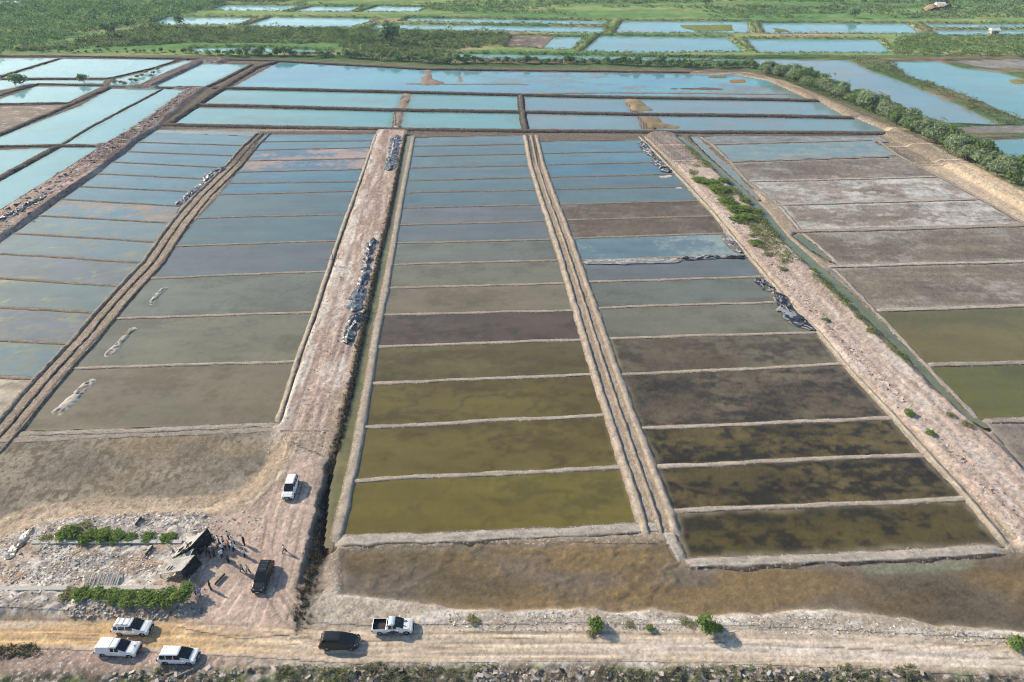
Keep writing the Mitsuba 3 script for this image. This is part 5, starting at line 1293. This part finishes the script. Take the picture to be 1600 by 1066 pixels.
scene['white_paint']['bsdf']['base_color'] = dusty([.78, .79, .79], [.42, .36, .30])
scene['black_paint']['bsdf']['base_color'] = dusty([.012, .013, .015], [.16, .14, .12])
mat('car_glass', (.012, .014, .016), .05, spec=.6)
mat('tyre_rubber', (.02, .02, .02), .85)
mat('alloy', (.5, .5, .5), .35, metal=.9)
mat('black_trim', (.02, .02, .022), .6)
mat('lamp_clear', (.7, .72, .74), .1, spec=.6)
mat('lamp_red', (.35, .015, .015), .2)
mat('chrome', (.7, .7, .7), .15, metal=1.0)
mat('purple_decal', (.06, .03, .09), .5)
mat('pale_blue_decal', (.35, .55, .62), .4)
mat('plate_white', (.7, .7, .68), .5)


def car(name, label, px, heading, paint, L=4.75, W=1.85, H=1.78, cab=(-2.28, 1.12), roof=(-1.92, .22), hood=1.06, kind='suv', rack=False):
    hw, r = W / 2, .14
    rear, front = -L / 2, L / 2
    xf, xr = front - .85, rear + 1.0
    parts = []
    low = hullb([(x, s * (hw - r - .02 * (abs(x) > 2.1)), z) for x in (rear + r, front - r - .12) for s in (-1, 1) for z in (.42, .78)] + [(x, s * (hw - r - .1), .7) for x in (front - r,) for s in (-1, 1)], r)
    deck_end = rear + r if kind != 'pickup' else cab[0]
    shoulder = hullb([(deck_end + .02, s * (hw - r - .06), z) for s in (-1, 1) for z in (.7, hood - r + .02)] + [(front - .55, s * (hw - r - .12), hood - r - .05) for s in (-1, 1)] + [(front - r - .05, s * (hw - r - .2), .74) for s in (-1, 1)] +
                     [(cab[1], s * (hw - r - .06), hood - r + .03) for s in (-1, 1)], r)

    def cabin(e):
        return hullb([(cab[0] + r, s * (hw - r - .07), hood - .02) for s in (-1, 1)] + [(cab[1] + .05, s * (hw - r - .1), hood - .02) for s in (-1, 1)] +
                     [(roof[0] + r, s * (hw - r - .24), H - r) for s in (-1, 1)] + [(roof[1] - r, s * (hw - r - .27), H - r) for s in (-1, 1)] + [((roof[0] + roof[1]) / 2, s * (hw - r - .3), H - r + .03) for s in (-1, 1)], r + e)
    body = low + shoulder + cabin(0)
    if kind in ('pickup', 'canopy'):
        bed = hullb([(x, s * (hw - r - .02), z) for x in (rear + r, cab[0] + .1) for s in (-1, 1) for z in (.6, 1.0 - r + .08)], r)
        body = body + bed
    if kind == 'pickup':
        body = body - mbox(rear + .1, cab[0] - .06, -hw + .13, hw - .13, .62, 2)
    arches = [cyl_y(x, y0, y1, .36, .43) for x in (xf, xr) for y0, y1 in ((-hw - .1, -hw + .3), (hw - .3, hw + .1))]
    for a in arches:
        body = body - a
    key = numbered(name)
    x, y = px
    m = T().translate([x, y, gz(x, y) - .02]).rotate([0, 0, 1], math.degrees(math.atan2(heading[1], heading[0])))

    def add(part, mesh, bsdf, smooth=35):
        k = numbered(f'{key}__{part}')
        scene[k] = {**mikit.ply(mesh, bsdf, smooth=smooth), 'to_world': m}
        return k
    add('body', tm(body), paint)
    g = cabin(.010)
    lo, hi = hood + .07, H - .14
    # windscreen and rear window cut out of the skin of the cabin
    inner = cabin(-.03)
    skin = g - inner
    fx = roof[1] - .12
    add('windscreen', tm(skin ^ mbox(fx + .1, cab[1] + .4, -hw + .2, hw - .2, lo - .03, H - .07)), 'car_glass')
    if kind != 'canopy':
        add('rear_window', tm(skin ^ mbox(cab[0] - .3, roof[0] + .05, -hw + .24, hw - .24, lo + .05, hi)), 'car_glass')
    a0, a1 = cab[0] + .3, roof[1] + .28
    cuts = {'suv': (0, .24, .62, 1), 'van': (0, .3, .66, 1), 'pickup': (0, .48, 1), 'canopy': (0, .48, 1)}[kind]
    for s in (-1, 1):
        for u0, u1 in zip(cuts[:-1], cuts[1:]):
            w0, w1 = a0 + (a1 - a0) * u0 + .05, a0 + (a1 - a0) * u1 - .05
            piece = skin ^ mbox(w0, w1, *((-hw - .2, -hw + .42) if s < 0 else (hw - .42, hw + .2)), lo, hi)
            add('side_window', tm(piece), 'car_glass')
    for wx in (xf, xr):
        for s in (-1, 1):
            y0, y1 = (s * hw - .02, s * hw - .26) if s > 0 else (s * hw + .26, s * hw + .02)
            y0, y1 = min(y0, y1), max(y0, y1)
            k = numbered(f'{key}__wheel')
            scene[f'{k}__tyre'] = {**mikit.ply(tm(cyl_y(wx, y0, y1, .36, .36, 24) - cyl_y(wx, y0 - .1, y1 + .1, .36, .235, 20)), 'tyre_rubber', smooth=35), 'to_world': m}
            scene[f'{k}__rim'] = {**mikit.ply(tm(cyl_y(wx, y0 + .03, y1 - .03, .36, .234, 10) + cyl_y(wx, y0 + .015, y1 - .015, .36, .06, 8)), 'alloy', smooth=30), 'to_world': m}
    for s in (-1, 1):
        add('headlight', tm(hullb([(front - .14, s * (hw - .42), .83), (front - .45, s * (hw - .17), .88), (front - .3, s * (hw - .3), .80)], .06)), 'lamp_clear')
        add('tail_light', tm(mbox(rear - .012, rear + .12, *((-hw + .02, -hw + .2) if s < 0 else (hw - .2, hw - .02)), .74, 1.0)), 'lamp_red')
        add('wing_mirror', tm(hullb([(cab[1] - .35, s * (hw + .05), hood + .1), (cab[1] - .38, s * (hw + .16), hood + .13)], .07)), paint)
        for u in ((-.1, .85) if kind != 'van' else (.0, 1.0)):
            add('door_handle', box(cab[1] - 2.0 + u, cab[1] - 1.84 + u, s * hw - .075 - .012, s * hw - .075 + .014, hood - .14, hood - .10) if s > 0 else box(cab[1] - 2.0 + u, cab[1] - 1.84 + u, s * hw + .075 - .014, s * hw + .075 + .012, hood - .14, hood - .10), 'chrome')
        add('sill_trim', box(xr + .5, xf - .5, s * (hw - .04) - .035, s * (hw - .04) + .035, .31, .40), 'black_trim')
    add('grille', tm(hullb([(front - .03, s * .42, z) for s in (-1, 1) for z in (.66, .80)], .045)), 'black_trim')
    add('front_bumper', tm(hullb([(front - .02, s * .6, .47) for s in (-1, 1)] + [(front - .25, s * (hw - .12), .47) for s in (-1, 1)], .09)), 'black_trim')
    add('rear_bumper', tm(hullb([(rear + .04, s * (hw - .2), .5) for s in (-1, 1)], .09)), paint if kind != 'pickup' else 'chrome')
    add('number_plate', box(front + .062, front + .075, -.22, .22, .52, .62), 'plate_white')
    if kind == 'suv' or kind == 'van':
        add('rear_wiper', rod([rear + .12, -.1, hood + .1], [rear + .16, .35, hood + .16], .015), 'black_trim')
    if rack:
        for s in (-1, 1):
            add('roof_rail', rod([roof[0] + .2, s * (hw - .42), H + .07], [roof[1] - .25, s * (hw - .42), H + .07], .025), 'black_trim')
        for u in (.2, .5, .8):
            xx = roof[0] + (roof[1] - roof[0]) * u
            add('roof_bar', rod([xx, -hw + .42, H + .075], [xx, hw - .42, H + .075], .025), 'chrome')
    if kind == 'canopy':
        can = hullb([(rear + r + .05, s * (hw - r - .08), 1.0) for s in (-1, 1)] + [(cab[0] + .1, s * (hw - r - .08), 1.0) for s in (-1, 1)] + [(rear + r + .25, s * (hw - r - .16), 1.55) for s in (-1, 1)] + [(cab[0] + .15, s * (hw - r - .18), H - r - .02) for s in (-1, 1)], r)
        add('bed_canopy', tm(can), paint)
        add('front_guard', tm(hullb([(front + .02, s * .62, z) for s in (-1, 1) for z in (.55, .8)], .06)), 'black_trim')
        add('bonnet_badge', box(front - .62, front - .5, .1, .3, hood + .0, hood + .012), 'black_trim')
    if kind == 'pickup':
        add('bed_liner', tm(mbox(rear + .11, cab[0] - .07, -hw + .14, hw - .14, .625, .64) + mbox(rear + .11, rear + .13, -hw + .14, hw - .14, .63, 1.02) + mbox(cab[0] - .09, cab[0] - .07, -hw + .14, hw - .14, .63, 1.02) + mbox(rear + .11, cab[0] - .07, -hw + .131, -hw + .15, .63, 1.02) + mbox(rear + .11, cab[0] - .07, hw - .15, hw - .131, .63, 1.02)), 'black_trim')
        for s in (-1, 1):
            yy = s * (hw - .015)
            e = trimesh.creation.extrude_polygon(Polygon([(-.95, .5), (.1, .46), (.75, .52), (.82, .72), (.4, .80), (.2, .92), (-.25, .86), (-.6, .72)]), .012)
            e.apply_transform(trimesh.transformations.rotation_matrix(math.pi / 2, [1, 0, 0]))
            e.apply_translation([.1, yy + (.018 if s > 0 else -.006), 0])
            add('door_emblem', e, 'purple_decal')
            add('door_stripe', box(-.55, .55, yy - .012, yy + .012, .585, .625), 'pale_blue_decal')
        for sy in (-1, 1):
            add('bonnet_emblem', beam([cab[1] + .15, sy * .3, hood + .035], [cab[1] + .62, sy * .42, hood - .012], .22, .02), 'black_trim')
        add('roof_stripe', box(roof[1] - .42, roof[1] - .16, -hw + .36, hw - .36, H + .018, H + .034), 'pale_blue_decal')
    tag(key, label, {'suv': 'car', 'van': 'van', 'pickup': 'pickup truck', 'canopy': 'pickup truck'}[kind])


car('white_car', 'white car with roof rails on the orange road, rearmost of the three at left', (-48.23,53.03), (1, -.03), 'white_paint', rack=True)
car('white_pickup', 'white pickup with a covered load bed at the left end of the road', (-48.63,50.12), (1, -.05), 'white_paint', L=5.2, W=1.86, H=1.78, cab=(-.8, 1.15), roof=(-.5, .32), kind='canopy')
car('white_car', 'white people carrier with dark side glass, front right of the three at the left', (-40.75,49.1), (1, -.02), 'white_paint', L=4.7, H=1.75, cab=(-2.25, 1.4), roof=(-1.9, .35), hood=1.0, kind='van')
car('black_van', 'black people carrier parked on the road below the dark canal bank', (-21.5,51.07), (1, .0), 'black_paint', L=4.85, W=1.88, H=1.85, cab=(-2.3, 1.5), roof=(-1.95, .3), hood=1.04, kind='van')
car('white_pickup', 'white pickup with an open black load bed and a purple emblem on its door', (-15.15,53.21), (1, .02), 'white_paint', L=5.2, W=1.86, H=1.78, cab=(-.8, 1.15), roof=(-.5, .32), kind='pickup')
car('white_car', 'white car driving towards the viewer on the rutted middle track', (-34.83,77.53), (.03, -1), 'white_paint', L=4.6)
car('black_car', 'black car parked nose down beside the crowd at the sheds', (-34.06,60.77), (.0, -1), 'black_paint', L=4.9, W=1.9, H=1.85, rack=True)

# ---------------------------------------------------------------- people: one continuous body each, clothes and hair on it
def chain(pts):
    """Union of tapered bones between consecutive (point, radius)."""
    out = []
    for (a, ra), (b, rb) in zip(pts[:-1], pts[1:]):
        out.append(m3.Manifold.batch_hull([ball(a, ra, 10), ball(b, rb, 10)]))
    return out


def hand(wrist, d, side):
    """Palm, four curled fingers and a thumb, hanging along d."""
    w, d = np.array(wrist, float), np.array(d, float) / np.linalg.norm(d)
    f = np.array([0, side * -1.0, 0]) if abs(d[1]) < .7 else np.array([1.0, 0, 0])     # palm faces the thigh
    s = np.cross(d, f)
    s /= np.linalg.norm(s)
    out = [m3.Manifold.batch_hull([ball(w, .026, 8), ball(w + d * .085 + s * .03, .018, 8), ball(w + d * .085 - s * .03, .018, 8)])]
    for k, (o, l) in enumerate([(.032, .062), (.011, .074), (-.011, .07), (-.031, .054)]):
        a = w + d * .085 + s * o
        b = a + d * l * .6 + f * .012
        c = b + d * l * .35 + f * .026
        out += chain([(a, .0095), (b, .009), (c, .0075)])
    t0 = w + d * .03 + s * .03
    t1 = t0 + d * .035 + s * .028
    out += chain([(t0, .013), (t1, .011), (t1 + d * .03 + f * .012, .009)])
    return out


def figure(pose):
    """Prototype parts of a 1.7 m person facing +x in one pose."""
    st = {'stand': (.0, .0, .03), 'walk': (.28, -.26, 0), 'lean': (.1, -.04, .1), 'reach': (.05, -.05, .0), 'clasp': (.02, -.02, .05)}[pose]
    ql, qr, lean = st
    hip, chest, neck, head = np.array([0, 0, .90]), np.array([lean * .8, 0, 1.30]), np.array([lean, 0, 1.45]), np.array([lean * 1.15 + .02, 0, 1.58])
    legs, shoes = {}, []
    for s, fx in ((1, ql), (-1, qr)):
        hp, kn, an = np.array([0, s * .095, .90]), np.array([fx * .55 + .03, s * .10, .49]), np.array([fx, s * .11, .085 + .05 * (fx < -.1)])
        legs[s] = [(hp, .095), (kn, .062), (an, .043)]
        shoes.append(m3.Manifold.batch_hull([ball(an + [-.03, 0, -.035], .045), ball(an + [.14, s * .015, -.045], .036)]))
    arms = {}
    for s in (1, -1):
        sh = chest + [0, s * .185, .09]
        if pose == 'reach' and s == -1:
            el, wr = sh + [.22, s * .08, -.08], sh + [.45, s * .12, -.02]
        elif pose == 'clasp':
            el, wr = sh + [.04, s * .06, -.27], sh + [.24, s * -.10, -.22]
        elif pose == 'walk':
            el, wr = sh + [-.10 * s, s * .05, -.27], sh + [-.06 * s + .06, s * .06, -.50]
        else:
            el, wr = sh + [-.02, s * .06, -.28], sh + [.06, s * .07, -.52]
        arms[s] = [(sh, .055), (el, .042), (wr, .028)]
    torso = [m3.Manifold.batch_hull([ball(chest + [0, s * .13, .06], .075) for s in (1, -1)] + [ball(chest + [.0, s * .10, -.12], .095) for s in (1, -1)]),
             m3.Manifold.batch_hull([ball(chest + [0, s * .10, -.12], .095) for s in (1, -1)] + [ball(hip + [0, s * .08, .02], .105) for s in (1, -1)]), *chain([(chest + [0, 0, .1], .07), (neck, .052), (head - [0, 0, .05], .05)])]
    face = [m3.Manifold.sphere(.1, 14).scale([.95, .78, 1.12]).translate(list(head)), ball(head + [.03, 0, -.06], .055), ball(head + [.1, 0, -.012], .014, 8)] + [ball(head + [-.005, s * .08, -.005], .022, 8) for s in (1, -1)]
    face += [ball(head + [.085, s * .033, .018], .011, 8) for s in (1, -1)] + [m3.Manifold.batch_hull([ball(head + [.088, s * .02, -.052], .008, 6) for s in (1, -1)])]
    bones = torso + face + [b for s in legs for b in chain(legs[s])] + [b for s in arms for b in chain(arms[s])]
    body = m3.Manifold.batch_boolean(bones, m3.OpType.Add).refine_to_length(.06)
    t = tm(body)
    t.merge_vertices()
    trimesh.smoothing.filter_taubin(t, iterations=6)
    skin = m3.Manifold(m3.Mesh(np.asarray(t.vertices, np.float32), np.asarray(t.faces, np.uint32)))
    hands = []
    for s in arms:
        hands += hand(arms[s][2][0], arms[s][2][0] - arms[s][1][0], s)
    skin = m3.Manifold.batch_boolean([skin] + hands, m3.OpType.Add)

    def grow(bs):
        return tm(m3.Manifold.batch_boolean(bs, m3.OpType.Add))
    G = .016
    shirt = grow([m3.Manifold.batch_hull([ball(chest + [0, s * .13, .06], .075 + G) for s in (1, -1)] + [ball(chest + [.0, s * .10, -.12], .1 + G) for s in (1, -1)]),
                  m3.Manifold.batch_hull([ball(chest + [0, s * .10, -.12], .1 + G) for s in (1, -1)] + [ball(hip + [0, s * .085, .0], .11 + G) for s in (1, -1)])] +
                 [b for s in arms for b in chain([(arms[s][0][0], .06 + G), (arms[s][0][0] * .25 + arms[s][1][0] * .75, .052 + G)])])
    trousers = grow([m3.Manifold.batch_hull([ball(hip + [0, s * .08, z], .108 + G * .6) for s in (1, -1) for z in (.0, .03)])] + [b for s in legs for b in chain([(q, r_ + G) for q, r_ in legs[s]])])
    hair = tm((m3.Manifold.sphere(.113, 16).scale([.97, .8, 1.12]).translate(list(head + [-.012, 0, .012])) - mbox(*(head[0] + .045, head[0] + 1), -1, 1, head[2] - 1, head[2] + .055)) - mbox(head[0] - 1, head[0] + 1, -1, 1, head[2] - 1, head[2] - .045))
    return {'body': (tm(skin), 40), 'shirt': (shirt, 40), 'trousers': (trousers, 40), 'hair': (hair, 40), 'shoes': (grow(shoes), 40)}


mat('skin', (.30, .17, .11), .6)
mat('black_hair', (.012, .011, .010), .6)
mat('shoe_leather', (.03, .025, .02), .6)
CLOTH = {'white': (.70, .71, .72), 'pale blue': (.38, .50, .62), 'black': (.02, .02, .022), 'navy': (.03, .04, .08), 'grey': (.32, .33, .35), 'orange': (.58, .22, .06), 'brown': (.14, .10, .08), 'lilac': (.34, .30, .50), 'khaki': (.26, .22, .15)}
for n_, c in CLOTH.items():
    mat('cloth_' + n_.replace(' ', '_'), c, .9, spec=.1)
FIG = {}
for pose in ('stand', 'walk', 'lean', 'reach', 'clasp'):
    FIG[pose] = {k: mikit.ply(m, None, smooth=s) for k, (m, s) in figure(pose).items()}
PEOPLE = [
    ((-32.44,65.35), 'walk', 200, 'white', 'black', 'person in a white shirt and black trousers walking alone right of the crowd'),
    ((-38.59,66.68), 'stand', 190, 'black', 'black', 'person all in black standing at the far right side of the crowd'),
    ((-37.87,64.62), 'clasp', 180, 'white', 'navy', 'person in white shirt with dark trousers standing right of the crowd'),
    ((-37.34,61.93), 'walk', 150, 'grey', 'black', 'person in a grey shirt walking beside another towards the black car, left one'),
    ((-36.43,61.72), 'walk', 160, 'white', 'black', 'person in a white shirt walking beside another towards the black car, right one'),
    ((-39.82,63.56), 'reach', 0, 'navy', 'black', 'person in navy reaching one arm out at the near side of the crowd'),
    ((-41.03,64.45), 'stand', 140, 'white', 'navy', 'person in a long white shirt standing at the near edge of the shed shadow'),
    ((-39.8,65.64), 'stand', 170, 'pale blue', 'black', 'person in a pale blue shirt at the right front of the crowd'),
    ((-40.58,66.15), 'clasp', 190, 'orange', 'black', 'person in an orange top in the middle of the crowd'),
    ((-41.24,67.79), 'stand', 200, 'pale blue', 'navy', 'person in pale blue standing at the back of the crowd, far right'),
    ((-40.13,66.73), 'lean', 185, 'white', 'black', 'person in white leaning forward at the right of the crowd, behind the pale blue shirt'),
    ((-41.09,66.04), 'stand', 180, 'white', 'navy', 'person in white left of the orange top'),
    ((-41.3,65.58), 'clasp', 170, 'white', 'black', 'person in white with hands clasped, in front row of the crowd'),
    ((-42.24,66.15), 'stand', 190, 'white', 'khaki', 'person in white shirt and khaki trousers in the middle row of the crowd'),
    ((-42.74,65.64), 'stand', 200, 'pale blue', 'navy', 'person in a pale blue shirt near the shed opening'),
    ((-43.81,66.79), 'clasp', 200, 'white', 'brown', 'person in white beside the dark shed front, back left of the crowd'),
    ((-43.33,65.01), 'lean', 180, 'brown', 'brown', 'person in brown standing under the edge of the shed'),
    ((-42.73,64.51), 'stand', 20, 'black', 'black', 'person in black in the shed shadow, near left of the crowd'),
    ((-42.25,64.68), 'lean', 10, 'navy', 'black', 'person in navy leaning in the shed shadow'),
    ((-43.17,67.2), 'stand', 200, 'grey', 'black', 'person in grey in the back row of the crowd, left'),
    ((-42.39,67.08), 'stand', 210, 'white', 'black', 'person in white in the back row of the crowd, middle'),
    ((-41.65,66.85), 'reach', 190, 'grey', 'navy', 'person in grey holding an arm out in the back row of the crowd'),
    ((-40.69,59.11), 'stand', 30, 'black', 'black', 'person in black standing alone by the lower shed'),
    ((-42.32,58.31), 'stand', 330, 'lilac', 'navy', 'person in lilac beside the largest bush, left of two'),
    ((-41.69,58.01), 'clasp', 320, 'lilac', 'grey', 'person in lilac and grey beside the largest bush, right of two'),
]
for n_, (px, pose, rot, top, bottom, lab) in enumerate(PEOPLE):
    key = numbered('person')
    s = 1.0 + .06 * math.sin(n_ * 2.1)
    m = T().translate([px[0], px[1], gz(*px) + .0]).rotate([0, 0, 1], rot).scale([s * 1.05, s * 1.05, s])
    for part, bs in (('body', 'skin'), ('shirt', 'cloth_' + top.replace(' ', '_')), ('trousers', 'cloth_' + bottom.replace(' ', '_')), ('hair', 'black_hair'), ('shoes', 'shoe_leather')):
        scene[f'{key}__{part}'] = {**FIG[pose][part], 'bsdf': {'type': 'ref', 'id': bs}, 'to_world': m}
    tag(key, lab, 'person', None if n_ < 7 or n_ > 21 else 'people crowding at the shed')

# ---------------------------------------------------------------- the air
scene['air'] = {'type': 'homogeneous', 'albedo': {'type': 'rgb', 'value': [.95, .96, .98]}, 'sigma_t': {'type': 'rgb', 'value': [.000075, .000095, .00013]}}
scene['haze'] = {'type': 'cube', 'to_world': T().translate([0, 3000, 40]).scale([9500 * 7, 6500, 44]), 'bsdf': {'type': 'null'}, 'interior': {'type': 'ref', 'id': 'air'}}
tag('haze', 'thin bluish haze in the air over the ponds', kind='stuff')
scene['camera']['medium'] = {'type': 'ref', 'id': 'air'}
